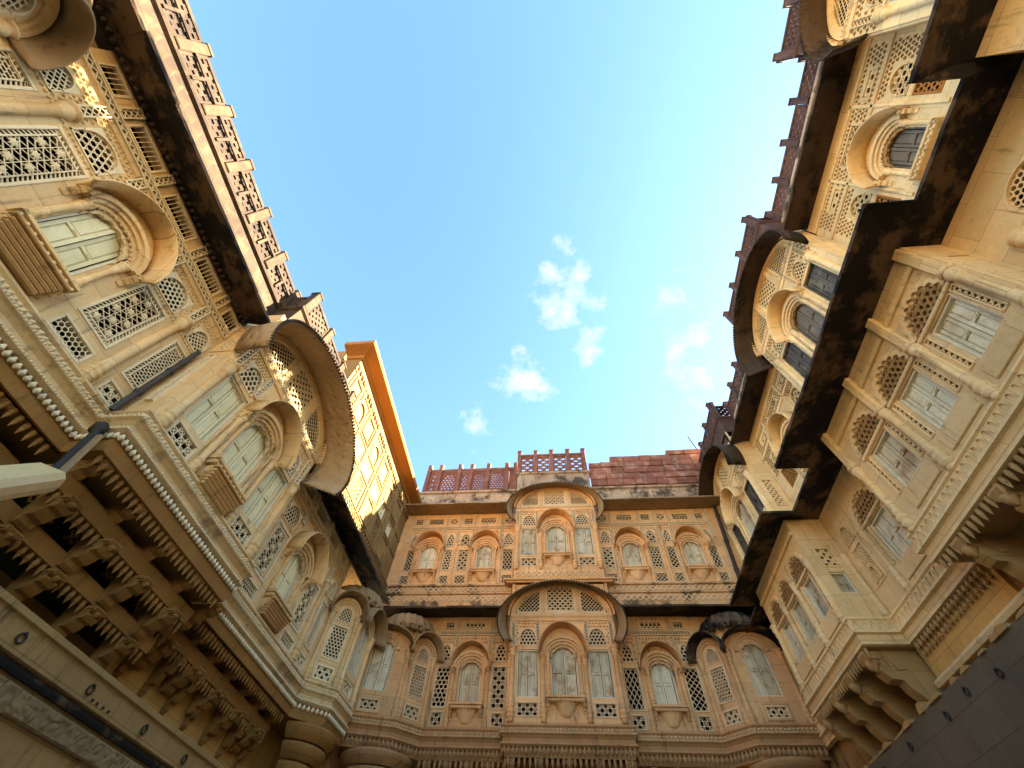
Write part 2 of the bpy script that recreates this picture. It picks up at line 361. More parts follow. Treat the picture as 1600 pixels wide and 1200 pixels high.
def bracket_mesh(d, h, w, mat):
    def f():
        P = [(0.05, 0), (-d, 0), (-d - .02, -.05 * h), (-d * .96, -.16 * h), (-d * .80, -.20 * h), (-d * .86, -.30 * h), (-d * .74, -.42 * h), (-d * .55, -.44 * h), (-d * .50, -.55 * h), (-d * .36, -.70 * h), (-d * .18, -.74 * h), (-d * .15, -.90 * h), (-.02, -h), (.05, -h)]
        m = MB(); m.prismx(P, -w / 2, w / 2)
        m.box(-w * .62, w * .62, -d * .97, -d * .72, -.13 * h, -.02 * h)
        m.lathe([(.001, -.30 * h), (.10 * d, -.24 * h), (.13 * d, -.16 * h), (.08 * d, -.08 * h)], 8, 0, -d * .88)
        m.prismx([(-d * .62, -.06 * h), (-d * .40, -.10 * h), (-d * .36, -.28 * h), (-d * .55, -.30 * h)], -w * .58, w * .58)
        return m.mesh('bracket', mat)
    return cached(('brk', d, h, w, mat), f)
PCOUNT = {}
def along(path, sp):
    out = []
    for (xa, ya), (xb, yb) in zip(path[:-1], path[1:]):
        L = math.hypot(xb - xa, yb - ya); n = max(1, int(round(L / sp)))
        for i in range(n):
            t = (i + .5) / n; out.append((xa + (xb - xa) * t, ya + (yb - ya) * t, math.atan2(yb - ya, xb - xa)))
    return out
def row(th, name, mesh, path, z, sp, limit=300):
    rest = []
    for x, y, a in along(path, sp):
        M = T((x, y, z)) @ Matrix.Rotation(a, 4, 'Z')
        key = (th.name, name); c = PCOUNT.get(key, 0)
        if c < limit: put(name, mesh, th, M); PCOUNT[key] = c + 1
        else: rest.append(M)
    if rest:
        m = MB(); fs = [tuple(p.vertices) for p in mesh.polygons]
        for M in rest: m.add([tuple(M @ v.co) for v in mesh.vertices], fs, True)
        me = m.mesh(name + '_row', mesh.materials[0].name); o = put(name + '_row', me, th); o['kind'] = 'stuff'
def offs(path, o):
    # path moved outward
    m = MB(); m.sweep([(o, 0), (o, 1)], path, close=False); return [(m.v[2 * i][0], m.v[2 * i][1]) for i in range(len(path))]

def ribbed(F, xc, a, zt):
    m = MB(); m.bevbox(xc - a, xc + a, -.30, 0, zt - .04, zt, .012)
    for i in range(5): d = .27 - .02 * i; m.bevbox(xc - a + .03 + .012 * i, xc + a - .03 - .012 * i, -d, 0, zt - .045 - (i + 1) * .062, zt - .047 - i * .062, .026)
    F.p('balcony_front', m, 'left_rib')
    for sg in (-1, 1): F.m('bracket', bracket_mesh(.2, .3, .07, F.stone), xc + sg * (a - .02), 0, zt - .045)
class Fac:
    """one flat stretch of wall: x right, z up, -y towards the court"""
    def __init__(s, th, M, x0, x1, z0, z1, pal, t=.22, room=True, rz=None, rd=1.6):
        s.rd = rd
        s.th, s.M, s.x0, s.x1, s.z0, s.z1, s.pal, s.t = th, M, x0, x1, z0, z1, pal, t; s.op = []; s.fields = []; s.room = room; s.rz = rz or z1
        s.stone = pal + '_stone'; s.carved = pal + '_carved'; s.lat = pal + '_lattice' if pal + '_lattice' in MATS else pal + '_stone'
    def p(s, name, mb, mat, sub=None, off=(0, 0, 0)):
        return mb.build(name, mat, s.th if sub is None else sub, (s.M @ T(off)) if sub is None else None)
    def m(s, name, me, x, y, z, rot=0): return put(name, me, s.th, s.M @ T((x, y, z)) @ Matrix.Rotation(rot, 4, 'Z'))
    def column(s, x, z0, z1, r=.065, y=-.02): s.m('column', column_mesh(z1 - z0, r, s.stone), x, y, z0)
    def jali(s, x0, x1, z0, z1, kind='diag', cell=.10, bw=.026, arch=False, border=.036, fancy=False, mat=None, carve=True, cut=True, bproud=.02):
        if cut: s.op.append((x0, x1, z0, z1))
        mat = mat or s.lat; m = MB(); w, h = x1 - x0, z1 - z0
        poly = archpoly(0, w, 0, h, .42) if arch else [(0, 0), (w, 0), (w, h), (0, h)]
        if arch:
            top = poly[2:]; m2 = [(x, h + .001) for x, z in top]
            m.ring([(x, z) for x, z in top], m2, .0, .10)
            inner = [(w / 2 + (x - w / 2) * (1 - 2 * border / w), z - border * .6 if z > .1 else z) for x, z in top]
            m.ring(inner, top, -bproud - .015, .08)
            m.box(0, border * .7, -bproud, .08, 0, top[-1][1]); m.box(w - border * .7, w, -bproud, .08, 0, top[0][1]); m.box(0, w, -bproud, .08, 0, border * .6)
            lattice(m, poly, kind, cell, bw, .012, .026)
        else:
            b = border
            m.bevbox(-.012, w + .012, -bproud, .08, -.012, b, .008); m.bevbox(-.012, w + .012, -bproud, .08, h - b, h + .012, .008)
            m.bevbox(-.012, b, -bproud + .002, .08, b, h - b, .008); m.bevbox(w - b, w + .012, -bproud + .002, .08, b, h - b, .008)
            q = b
            if fancy:
                g = .055; q = b + g + .022
                for (ax, az, bx, bz) in ((b, b, w - b, b), (b, h - b, w - b, h - b), (b, b, b, h - b), (w - b, b, w - b, h - b)):
                    L = math.hypot(bx - ax, bz - az); n = int(L / .062)
                    hor = abs(bz - az) < 1e-6; sg = 1 if (az < h / 2 and hor) or (ax < w / 2 and not hor) else -1
                    for i in range(n):
                        t = (i + .5) / n; X, Z = ax + (bx - ax) * t, az + (bz - az) * t
                        if hor: m.bar(X - .02, Z, X + .02, Z + sg * (g + .01), .02, .01, .025)
                        else: m.bar(X, Z - .02, X + sg * (g + .01), Z + .02, .02, .01, .025)
                i0 = b + g
                m.box(i0, w - i0, .0, .06, i0, q); m.box(i0, w - i0, .0, .06, h - q, h - i0); m.box(i0, q, .0, .06, q, h - q); m.box(w - q, w - i0, .0, .06, q, h - q)
            lattice(m, [(q, q), (w - q, q), (w - q, h - q), (q, h - q)], kind, cell, bw, .012, .026)
        return s.p('jali_screen', m, mat, None, (x0, 0, z0))
    def strip(s, x0, x1, z0, z1, cell=.07, bw=.02, pierce=True):
        m = MB(); w, h = x1 - x0, z1 - z0; b = min(w, h) * .16
        if pierce: s.op.append((x0 + b, x1 - b, z0 + b, z1 - b))
        m.box(0, w, -.05, .0, 0, b); m.box(0, w, -.05, .0, h - b, h); m.box(0, b, -.048, .0, b, h - b); m.box(w - b, w, -.048, .0, b, h - b)
        lattice(m, [(b, b), (w - b, b), (w - b, h - b), (b, h - b)], 'diag', max(.04, (min(w, h) - 2 * b) * .72), bw, -.03, -.012)
        return s.p('lattice_band', m, s.lat, None, (x0, 0, z0))
    def panel(s, x0, x1, z0, z1, d=.03, fr=.05, carved=True):
        m = MB(); w, h = x1 - x0, z1 - z0
        m.bevbox(0, w, -d, 0, 0, fr, .01); m.bevbox(0, w, -d, 0, h - fr, h, .01); m.bevbox(0, fr, -d + .002, 0, fr, h - fr, .01); m.bevbox(w - fr, w, -d + .002, 0, fr, h - fr, .01)
        o = s.p('panel_frame', m, s.stone, None, (x0, 0, z0))
        if carved:
            m = MB(); m.box(fr, w - fr, -.012, 0, fr, h - fr)
            # leaf scrolls in relief
            k = max(2, int(w / .14)); r = max(2, int(h / .14))
            for i in range(k):
                for j in range(r):
                    cx, cz = fr + (w - 2 * fr) * (i + .5) / k, fr + (h - 2 * fr) * (j + .5) / r; q = .05; a0 = random.random() * PI
                    P = [(cx + q * (1 - .45 * (e % 2)) * math.cos(a0 + e * PI / 4), cz + q * (1 - .45 * (e % 2)) * math.sin(a0 + e * PI / 4)) for e in range(8)]
                    m.add([(x, -.012, z) for x, z in P] + [(cx, -.035, cz)], [(e, (e + 1) % 8, 8) for e in range(8)])
            m.build('carved_relief', s.carved, o)
        return o
    def spandrel(s, x0, x1, z0, z1, sp=None):
        """field to be filled with carved leaf relief once all openings are known"""
        s.fields.append((x0, x1, z0, z1, sp or (.075 if s.pal == 'left' else .10)))
    def relief(s):
        m = MB()
        for x0, x1, z0, z1, sp in s.fields:
            nx, nz = max(1, int((x1 - x0) / sp)), max(1, int((z1 - z0) / sp))
            for i in range(nx):
                for j in range(nz):
                    cx, cz = x0 + (x1 - x0) * (i + .5 + (.25 if j % 2 else -.25)) / nx, z0 + (z1 - z0) * (j + .5) / nz
                    if any(o[0] - sp * .4 < cx < o[1] + sp * .4 and o[2] - sp * .4 < cz < o[3] + sp * .4 for o in s.op): continue
                    q = sp * .52; a0 = (PI / 4 if (i + j) % 2 else 0) + random.uniform(-.15, .15); k = 8
                    P = [(cx + q * (1 - .5 * (e % 2)) * math.cos(a0 + e * PI / 4), cz + q * (1 - .5 * (e % 2)) * math.sin(a0 + e * PI / 4)) for e in range(k)]
                    m.add([(x, .0, z) for x, z in P] + [(cx, -.045 * q / .05, cz)], [(e, (e + 1) % k, k) for e in range(k)])
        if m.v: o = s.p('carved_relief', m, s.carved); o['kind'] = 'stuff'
    def shutters(s, win, w, h, mat, panes=2, y=.09, cracked=False):
        def leaf():
            m = MB(); lw = w / 2 - .012; st = min(.055, lw * .2)
            m.box(0, st, 0, .035, 0, h); m.box(lw - st, lw, 0, .035, 0, h)
            zz = [0] + [h * (i + 1) / panes for i in range(panes)]
            m.box(st, lw - st, .001, .034, 0, st); m.box(st, lw - st, .001, .034, h - st, h)
            for z in zz[1:-1]: m.box(st, lw - st, -.002, .034, z - st * .45, z + st * .45)
            for a, b in zip(zz[:-1], zz[1:]): m.bevbox(st + .012, lw - st - .012, .010, .03, a + st * .5 + .014, b - st * .5 - .014, .012); m.box(st, lw - st, .03, .034, a, b)
            m.box(lw * .5, lw * .5 + .09, -.014, .0, h * .5 - .01, h * .5 + .012)
            return m.mesh('shutter', mat)
        me = cached(('leaf', round(w, 3), round(h, 3), mat, panes), leaf)
        for i in (0, 1): put('shutter', me, win, T((-w / 2 + i * (w / 2 + .003) + random.uniform(-.002, .002), y + random.uniform(-.006, .006), 0)) @ Matrix.Rotation(random.uniform(-.05, .03) * (1 if i == 0 else -1) - (.14 if random.random() < .08 and i == 0 else 0), 4, 'Z'))
    def window(s, xc, w, z0, z1, mat='shutter_pale', arch=False, panes=2, cut=True, frame=None):
        if mat == 'shutter_pale' and random.random() < .45: mat = 'shutter_worn'
        frame = frame or ('shutter_dark' if mat in ('shutter_dark', 'shutter_brown') else 'frame_wood')
        if cut: s.op.append((xc - w / 2, xc + w / 2, z0, z1))
        h = z1 - z0; fw_ = .04; m = MB()
        m.bevbox(-w / 2, -w / 2 + fw_, .03, .14, 0, h, .008); m.bevbox(w / 2 - fw_, w / 2, .03, .14, 0, h, .008)
        m.bevbox(-w / 2 + fw_, w / 2 - fw_, .032, .14, 0, fw_, .008); m.bevbox(-w / 2 + fw_, w / 2 - fw_, .032, .14, h - fw_, h, .008)
        win = s.p('window', m, frame, None, (xc, 0, z0))
        s.shutters(win, w - 2 * fw_ - .03, h - .004, mat, panes)
        if arch:
            b = min(.55 * w, .42 * h); C = cusp(w / 2 * .99, b, 7)
            m = MB(); zs = h - b - .04
            m.ring([(x, z + zs) for x, z in C], [(x * 1.02, h + .002) for x, z in C], -.012, .05)
            m.build('cusped_arch', s.carved, win)
        return win
    def arched_window(s, xc, w, z0, z1, mat='shutter_pale', hd=.42, ha=None, hb=None, sill=True, bowl=True, cols=True, panes=2, hood=True, hmat=None):
        win = s.window(xc, w, z0, z1, mat, True, panes)
        zs = z1 - .36 * w
        ha = ha or w / 2 + .24; hb = hb or w * .36 + .42
        if hood:
            m = MB()
            for k, (e, d) in enumerate(((.03, .05), (.10, .10), (.17, .15))):
                A = arcpts(w / 2 + e, w * .36 + .02 + e, 18, 0, PI, xc, zs); B = arcpts(w / 2 + e + .075, w * .36 + .10 + e, 18, 0, PI, xc, zs)
                m.ring(A, B, -d, .0)
            # beaded cusps along the inner ring
            for i in range(13):
                t = PI * (i + .5) / 13; cx, cz = xc - (w / 2 + .035) * math.cos(t), zs + (w * .36 + .03) * math.sin(t)
                P = [(cx + .032 * math.cos(e * PI / 3), cz + .032 * math.sin(e * PI / 3)) for e in range(6)]
                m.add([(x, -.05, z) for x, z in P] + [(cx, -.085, cz)], [(e, (e + 1) % 6, 6) for e in range(6)])
            s.p('archivolt', m, s.stone)
            s.m('hood', hood_mesh(round(ha, 3), round(hb, 3), hd, hmat or s.stone, .06, .026, .10, .0, 22), xc, 0, zs)
            for sg in (-1, 1): s.m('bracket', bracket_mesh(.22, .30, .09, s.stone), xc + sg * (ha - .02), 0, zs + .02)
        if cols:
            for sg in (-1, 1): s.column(xc + sg * (w / 2 + .085), z0, zs, .05)
        if sill:
            m = MB(); a = w / 2 + .17
            m.bevbox(xc - a, xc + a, -.24, 0, z0 - .075, z0 - .005, .015); m.bevbox(xc - a + .03, xc + a - .03, -.20, 0, z0 - .16, z0 - .077, .012)
            for i in range(9):
                x = xc - a + .06 + (2 * a - .12) * i / 8; m.box(x - .02, x + .02, -.225, -.19, z0 - .15, z0 - .09)
            s.p('sill', m, s.stone)
            if bowl:
                m = MB(); zt = z0 - .162
                m.lathe([(.02, zt - .36), (.10, zt - .34), (.20, zt - .26), (.17, zt - .23), (.30, zt - .12), (.27, zt - .09), (.36, zt)], 20, xc, .04, PI, 2 * PI, 16, .05, True, 1.0, .62)
                s.p('sill_bowl', m, s.stone)
                for sg in (-1, 1): s.m('bracket', bracket_mesh(.17, .26, .07, s.stone), xc + sg * (a - .06), 0, zt)
        return win
    def finish(s, name='wall'):
        xs = sorted({s.x0, s.x1, *[v for o in s.op for v in o[:2] if s.x0 < v < s.x1]}); zs = sorted({s.z0, s.z1, *[v for o in s.op for v in o[2:] if s.z0 < v < s.z1]})
        m = MB(); t = s.t
        for i in range(len(xs) - 1):
            run = None
            for j in range(len(zs)):
                solid = False
                if j < len(zs) - 1:
                    cx, cz = (xs[i] + xs[i + 1]) / 2, (zs[j] + zs[j + 1]) / 2
                    solid = not any(o[0] < cx < o[1] and o[2] < cz < o[3] for o in s.op)
                if solid and run is None: run = zs[j]
                if not solid and run is not None:
                    m.add([(xs[i], 0, run), (xs[i + 1], 0, run), (xs[i + 1], 0, zs[j]), (xs[i], 0, zs[j])], [(0, 1, 2, 3)]); run = None
        for a, b, c, d in s.op:
            m.add([(a, 0, c), (b, 0, c), (b, 0, d), (a, 0, d), (a, t, c), (b, t, c), (b, t, d), (a, t, d)], [(0, 4, 5, 1), (1, 5, 6, 2), (2, 6, 7, 3), (3, 7, 4, 0)])
        w = s.p(name, m, s.stone); s.relief()
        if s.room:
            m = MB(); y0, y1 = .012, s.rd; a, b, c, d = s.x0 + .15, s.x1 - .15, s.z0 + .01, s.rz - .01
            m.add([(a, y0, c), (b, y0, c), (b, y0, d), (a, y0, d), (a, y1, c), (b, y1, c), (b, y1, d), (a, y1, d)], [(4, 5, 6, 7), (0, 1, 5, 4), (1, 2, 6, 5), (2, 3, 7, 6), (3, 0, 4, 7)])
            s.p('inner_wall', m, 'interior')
        return w

def bangla(F, xc, zb, a, b, jz, kinds=('diag', 'octo', 'diag'), cell=.095, mull=.62):
    """arched top field of a bay with three lattice screens in it"""
    n = 30; th = F.th; M = F.M @ T((xc, 0, zb))
    A = arcpts(a, b, n); Ai = arcpts(a - .15, b - .15, n)
    m = MB(); m.ring(Ai, A, -.06, .14)
    m.box(-a + .002, a - .002, -.05, .14, -.02, .12)
    for x in (-mull, mull):
        zt = b * math.sqrt(max(0, 1 - (x / a) ** 2)) - .05
        m.box(x - .075, x + .075, -.045, .14, .12, zt)
    m.ring(A, [(x, b + .02) for x, z in A], .09, .135)
    m.build('arch_field', F.stone, th, M)
    def top(x): return (b - .14) * math.sqrt(max(0, 1 - (x / (a - .14)) ** 2))
    def poly(x0, x1):
        k = 8; P = [(x0, .12), (x1, .12)]
        for i in range(k + 1):
            x = x1 + (x0 - x1) * i / k; P.append((x, max(.13, top(x))))
        return P
    for (x0, x1), kd in zip(((-a + .2, -mull - .07), (-mull + .07, mull - .07), (mull + .07, a - .2)), kinds):
        m = MB(); P = poly(x0, x1); cx = sum(p[0] for p in P) / len(P); cz = sum(p[1] for p in P) / len(P)
        Q = [(cx + (x - cx) * .84, cz + (z - cz) * .84) for x, z in P]
        m.ring(Q + [Q[0]], P + [P[0]], .0, .05)
        lattice(m, Q, kd, cell, .017, .012, .026); m.build('jali_screen', F.lat, th, M)
    # lattice ribbons on the mullions and base
    for x in (-mull, mull):
        zt = top(x) - .04; m = MB(); lattice(m, [(x - .055, .14), (x + .055, .14), (x + .055, zt), (x - .055, zt)], 'diag', .08, .022, -.066, -.044); m.build('lattice_band', F.lat, th, M)
    m = MB(); lattice(m, [(-a + .05, .0), (a - .05, .0), (a - .05, .105), (-a + .05, .105)], 'diag', .075, .022, -.07, -.049); m.build('lattice_band', F.lat, th, M)
    # beads under the eave
    m = MB()
    for i in range(54):
        t = PI * (i + .5) / 54; cx, cz = -(a + .06) * math.cos(t), (b + .06) * math.sin(t)
        m.box(cx - .035, cx + .035, -.15, -.02, cz - .035, cz + .035)
    o = m.build('bead_arch', F.stone, th, M); o['kind'] = 'stuff'
def bangla_eave(th, M, a, b, d, mat, droop, td, fr=True, da=.2):
    o = put('curved_eave', hood_mesh(a, b, d, mat, .0, .04, droop, td, 44, 'curved_eave', da), th, M)
    m = MB(); n = 90
    for i in range(n):
        t = -td + (PI + 2 * td) * (i + .5) / n; cx, cz = -(a + da + .02) * math.cos(t), (b + .02) * math.sin(t) - droop
        m.box(cx - .024, cx + .024, -d - .035, -d + .02, cz - .022, cz + .028)
    f = m.build('leaf_fringe', 'eave_black', th, M); f['kind'] = 'stuff'
    return o
def parapet(th, M, x0, x1, z0, z1, n, mat, post, kind='octo', pw=.15, over=.28, cell=.12, ends=True):
    step = (x1 - x0) / n
    for i in range(n + 1):
        if not ends and i in (0, n): continue
        x = x0 + i * step; m = MB(); m.bevbox(-pw / 2, pw / 2, -.12, .12, 0, z1 - z0 + over, .015); m.box(-pw / 2 - .02, pw / 2 + .02, -.14, .14, z1 - z0 + over - .06, z1 - z0 + over + .001)
        put('parapet_post', cached(('post', round(z1 - z0, 2), pw, post, over), lambda: m.mesh('parapet_post', post)), th, M @ T((x, 0, z0 + random.uniform(-.02, .02))) @ Matrix.Rotation(random.uniform(-.02, .02), 4, 'Y'))
    for i in range(n):
        a = x0 + i * step + pw / 2; w = step - pw; h = z1 - z0
        def f():
            m = MB(); m.box(0, w, -.05, .05, 0, .09); m.box(0, w, -.05, .05, h - .09, h); m.box(0, .06, -.048, .048, .09, h - .09); m.box(w - .06, w, -.048, .048, .09, h - .09)
            if kind == 'archjali':
                P = archpoly(.06, w - .06, .09, h - .12, .55); t = P[2:]; m.ring(t, [(x, h - .088) for x, z in t], -.04, .04); lattice(m, P, 'octo', cell, .035, -.025, .025)
            else: lattice(m, [(.06, .09), (w - .06, .09), (w - .06, h - .09), (.06, h - .09)], kind, cell, .035, -.025, .025)
            return m.mesh('jali_screen', mat)
        put('jali_screen', cached(('par', round(w, 2), round(h, 2), kind, mat, cell), f), th, M @ T((a, 0, z0)))

CORN = [(-.05, 6.55), (.10, 6.55), (.12, 6.50), (.08, 6.46), (.08, 6.38), (.14, 6.36), (.15, 6.31), (.10, 6.28), (.05, 6.22), (.05, 6.14), (.10, 6.12), (.11, 6.08), (.04, 6.04), (-.05, 6.02)]
def slab_profile(d, zj, ze, th=.07): return [(-.02, zj), (d * .25, zj + (ze - zj) * .1), (d * .6, zj + (ze - zj) * .5), (d, ze), (d, ze + th), (d * .5, (zj + ze) / 2 + th + .08), (-.02, zj + th + .16)]

def eave_slabs(th, prof, xa, xb, mat, y=0.0):
    x = xa; prev = None
    while x < xb - .02:
        w = min(random.uniform(.75, 1.25), xb - x)
        if xb - x - w < .35: w = xb - x
        q = random.uniform(-.025, .02); dz = random.uniform(-.012, .012); dx = prof[3][0]
        pr = [(o + (q if o > dx * .9 else 0), z + dz * (o / dx if o > 0 else 0)) for o, z in prof]
        m = MB(); m.sweep(pr, [(x + .0006, y), (x + w - .0006, y)]); m.build('eave_slab', mat, th); x += w
# ================================================================== GROUND
m = MB(); m.add([(-400, -400, 0), (400, -400, 0), (400, 400, 0), (-400, 400, 0)], [(0, 1, 2, 3)])
gnd = m.build('ground', 'floor_stone'); gnd['kind'] = 'structure'
m = MB(); rnd = random.Random(3)
pave = bpy.data.objects.new('courtyard_floor', None); COL.objects.link(pave)
bpy.data.objects.remove(pave)
m.box(-6.3, 6.3, -8, 15, -.05, .02)
fl = m.build('courtyard_floor', 'floor_stone'); fl['kind'] = 'structure'

# ================================================================== LEFT WING
LM = T((-6.9, 0, 0)) @ Matrix.Rotation(PI / 2, 4, 'Z')
left = thing('palace_wing', 'cream palace wing on the left with star lattice screens and one large curved eave', 'building', LM, 'wings of the palace round the court')
def recess_wall(th, M, xa, xb, pal, cx, near=True):
    """single-window wall between two bays, mirrored about cx"""
    F = Fac(th, M, xa, xb, 6.5, 10.05, pal)
    F.arched_window(cx, .80, 7.12, 8.42, 'shutter_cream', .46, .71, .86, bowl=False); ribbed(F, cx, .52, 6.94)
    hw = min(cx - xa, xb - cx)
    for sg in (-1, 1):
        def X(a, b): return (cx + a, cx + b) if sg > 0 else (cx - b, cx - a)
        F.jali(*X(.83, 1.50), 7.10, 8.38, 'star', .118, .010, fancy=near)
        F.jali(*X(.83, 1.50), 6.62, 6.92, 'hex', .08, .014, border=.03)
        F.jali(*X(.84, 1.49), 8.52, 9.06, 'ring' if sg > 0 else 'kagome', .095, .014, arch=True)
        F.jali(*X(.80, 1.53), 9.58, 9.94, 'vert', .075, .012, border=.022)
        F.column(cx + sg * 1.70, 6.58, 8.70, .085)
        F.strip(*X(1.62, 1.79), 8.72, 9.33); F.strip(*X(1.62, 1.79), 9.52, 10.0)
        F.strip(*X(.58, .74), 8.95, 9.33); F.strip(*X(.58, .74), 9.52, 10.0)
        m = MB(); a, b = X(.76, 1.60); m.bevbox(a, b, -.035, 0, 9.22, 9.32, .012); F.p('moulding', m, F.stone)
        if hw > 2.3:
            F.jali(*X(1.93, 2.38), 7.10, 8.33, 'brick', .075, .015, fancy=near)
            F.jali(*X(1.93, 2.38), 6.62, 6.92, 'octo', .10, .02)
            F.jali(*X(1.93, 2.38), 8.52, 9.0, 'diag', .07, .02, arch=True)
            F.jali(*X(1.93, 2.38), 9.58, 9.94, 'vert', .075, .012, border=.022)
    F.jali(cx - .40, cx + .40, 9.58, 9.94, 'vert', .075, .012, border=.022)
    F.strip(xa + .03, xb - .03, 9.34, 9.51, .085)
    F.spandrel(xa + .1, cx - .74, 8.42, 9.22); F.spandrel(cx + .74, xb - .1, 8.42, 9.22); F.spandrel(cx - .55, cx + .55, 9.22, 9.31, .09)
    F.finish(); return F
recess_wall(left, Matrix(), -1.75, 3.25, 'left', .83)
recess_wall(left, Matrix(), 6.95, 11.95, 'left', 9.32)

def bay(th, M, xc, hw, pal, z, mats=('shutter_pale',) * 3, hmat=None, low=True):
    """three-window projecting bay under an arched eave; z = window foot level"""
    xa, xb = xc - hw, xc + hw
    F = Fac(th, M, xa, xb, (6.5 if z < 9 else z - .6), z + 2.42, pal, rz=z + 2.42 + 1.29)
    F.arched_window(xc, .84, z, z + 1.45, mats[1], .44, .74, .92, sill=low, bowl=(pal == 'back'))
    for sg, mt in ((-1, mats[0]), (1, mats[2])):
        c = xc + sg * 1.16
        F.window(c, .70, z, z + 1.36, mt, False, 2)
        F.jali(c - .32, c + .32, z - .48, z - .12, 'octo', .115, .017, border=.03)
        F.jali(c - .29, c + .29, z + 1.46, z + 2.02, 'ring', .12, .017, arch=True)
        F.column(xc + sg * 1.66, z - .5, z + 1.42, .085); F.column(xc + sg * .68, z - .5, z + 1.15, .07)
        x0, x1 = (xc + .75, xc + .89) if sg > 0 else (xc - .89, xc - .75)
        F.strip(x0, x1, z + 1.55, z + 2.26)
        x0, x1 = (xc + 1.58, xc + 1.74) if sg > 0 else (xc - 1.74, xc - 1.58)
        F.strip(x0, x1, z + 1.45, z + 2.26)
    m = MB(); m.bevbox(xa + .02, xb - .02, -.035, 0, z + 2.27, z + 2.41, .012); F.p('moulding', m, F.stone)
    F.spandrel(xa + .05, xc - .8, z + 1.42, z + 2.25); F.spandrel(xc + .8, xb - .05, z + 1.42, z + 2.25)
    bangla(F, xc, z + 2.42, hw - .02, 1.28, 0)
    if low and pal == 'left':   # ribbed balcony front below the middle window
        ribbed(F, xc, .50, z - .18)
    F.finish('bay_wall')
    return F
def sidewalls(th, M, pts, z0, z1, mat, name='side_wall'):
    for (xa, ya), (xb, yb) in pts:
        m = MB(); m.add([(xa, ya, z0), (xb, yb, z0), (xb, yb, z1), (xa, ya, z1)], [(0, 1, 2, 3)]); m.build(name, mat, th, M)
BY = T((0, -.70, 0))
bay(left, BY, 5.10, 1.85, 'left', 7.05, ('shutter_cream', 'shutter_cream', 'shutter_cream'))
for xa, f in ((3.25, 1), (6.95, -1)):
    Mx, L = (facet(xa, 0, xa, -.70) if f > 0 else facet(xa, -.70, xa, 0))
    Fs = Fac(left, Mx, 0.002, L - .002, 6.5, 10.7, 'left', room=False)
    Fs.strip(.28, .42, 6.95, 8.55, .1); Fs.panel(.12, .58, 8.75, 9.6)
    Fs.finish('side_wall')
# curved eave of the bays
for xc in (5.08,):
    bangla_eave(left, T((xc, -.70, 9.30)), 1.98, 1.42, .95, 'eave_leaf', .25, .42, da=.22)
# cornice and rows under the first floor
lpath = [(-4.05, 0), (-3.55, -.78), (-2.35, -.72), (-1.75, 0), (3.25, 0), (3.25, -.70), (6.95, -.70), (6.95, 0), (11.95, 0), (12.55, -.72), (13.75, -.78), (14.25, 0)]
m = MB(); m.sweep(CORN, lpath); m.build('cornice', 'left_grime', left)
def lumps(th, path, o, z, sp, rx, rz, d, mat, name):
    m = MB()
    for x, y, a in along(offs(path, o), sp):
        M = T((x, y, z + random.uniform(-.004, .004))) @ Matrix.Rotation(a, 4, 'Z'); k = 6; q = random.uniform(.85, 1.15)
        P = [M @ Vector((rx * math.cos(2 * PI * i / k + .5), .004, rz * q * math.sin(2 * PI * i / k + .5))) for i in range(k)] + [M @ Vector((rx * .3, -d * q, rz * .25))]
        m.add([tuple(p) for p in P], [(i, (i + 1) % k, k) for i in range(k)])
    o_ = m.build(name, mat, th); o_['kind'] = 'stuff'
lumps(left, lpath, .082, 6.42, .082, .042, .038, .05, 'left_lattice', 'leaf_row')
lumps(left, lpath, .152, 6.335, .05, .024, .02, .02, 'left_lattice', 'rope_row')
lumps(left, lpath, .108, 6.10, .05, .024, .02, .02, 'left_lattice', 'rope_row')
nearp = lpath[1:9]
row(left, 'bead', bead_mesh(.11, .045, 'left_lattice'), offs(nearp, .06), 5.965, .095)
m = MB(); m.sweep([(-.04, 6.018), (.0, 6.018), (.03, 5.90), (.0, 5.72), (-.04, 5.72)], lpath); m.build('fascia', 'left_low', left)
def tier(th, path, z, ph, pr, sp, fas, mat, bd, bh, bsp, bl=None):
    m = MB(); m.sweep([(-.30, z), (-.30, z + fas), (.0, z + fas), (.03, z + fas * .8), (.0, z)], path); m.build('fascia', mat, th)
    row(th, 'pendant', pendant_mesh(ph, pr, mat), offs(path, -.05), z, sp)
    for x, y, a in along(path, bsp):
        put('bracket', bracket_mesh(bd, bh, .22, mat), th, T((x, y + .3, z - .02)) @ Matrix.Rotation(a, 4, 'Z'))
t1 = [(3.3, -.64), (6.9, -.64)]
row(left, 'pendant', pendant_mesh(.20, .042, 'left_low'), offs(t1, -.02), 5.73, .125)
row(left, 'pendant', pendant_mesh(.20, .042, 'left_low'), [(-1.5, .06), (3.2, .06)], 5.73, .125)
for pth, yb in (([(3.3, -.30), (6.9, -.30)], 0), ([(-1.5, .35), (3.25, .35)], 0), ([(7.0, .32), (11.9, .32)], 1)):
    tier(left, pth, 5.28, .20, .042, .125, .24, 'left_low', .48, .42, .90)
for pth in ([(3.3, .02), (6.9, .02)],):
    tier(left, pth, 4.80, .18, .04, .125, .22, 'left_low', .42, .40, .90)
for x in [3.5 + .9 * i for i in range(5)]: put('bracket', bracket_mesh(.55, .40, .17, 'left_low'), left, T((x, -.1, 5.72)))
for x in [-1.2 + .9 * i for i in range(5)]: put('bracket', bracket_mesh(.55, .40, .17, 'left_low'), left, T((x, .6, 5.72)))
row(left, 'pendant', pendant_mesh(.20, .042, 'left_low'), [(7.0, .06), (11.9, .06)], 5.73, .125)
for x in [7.3 + .75 * i for i in range(7)]: put('bracket', bracket_mesh(.55, .40, .15, 'left_low'), left, T((x, .6, 5.72)))
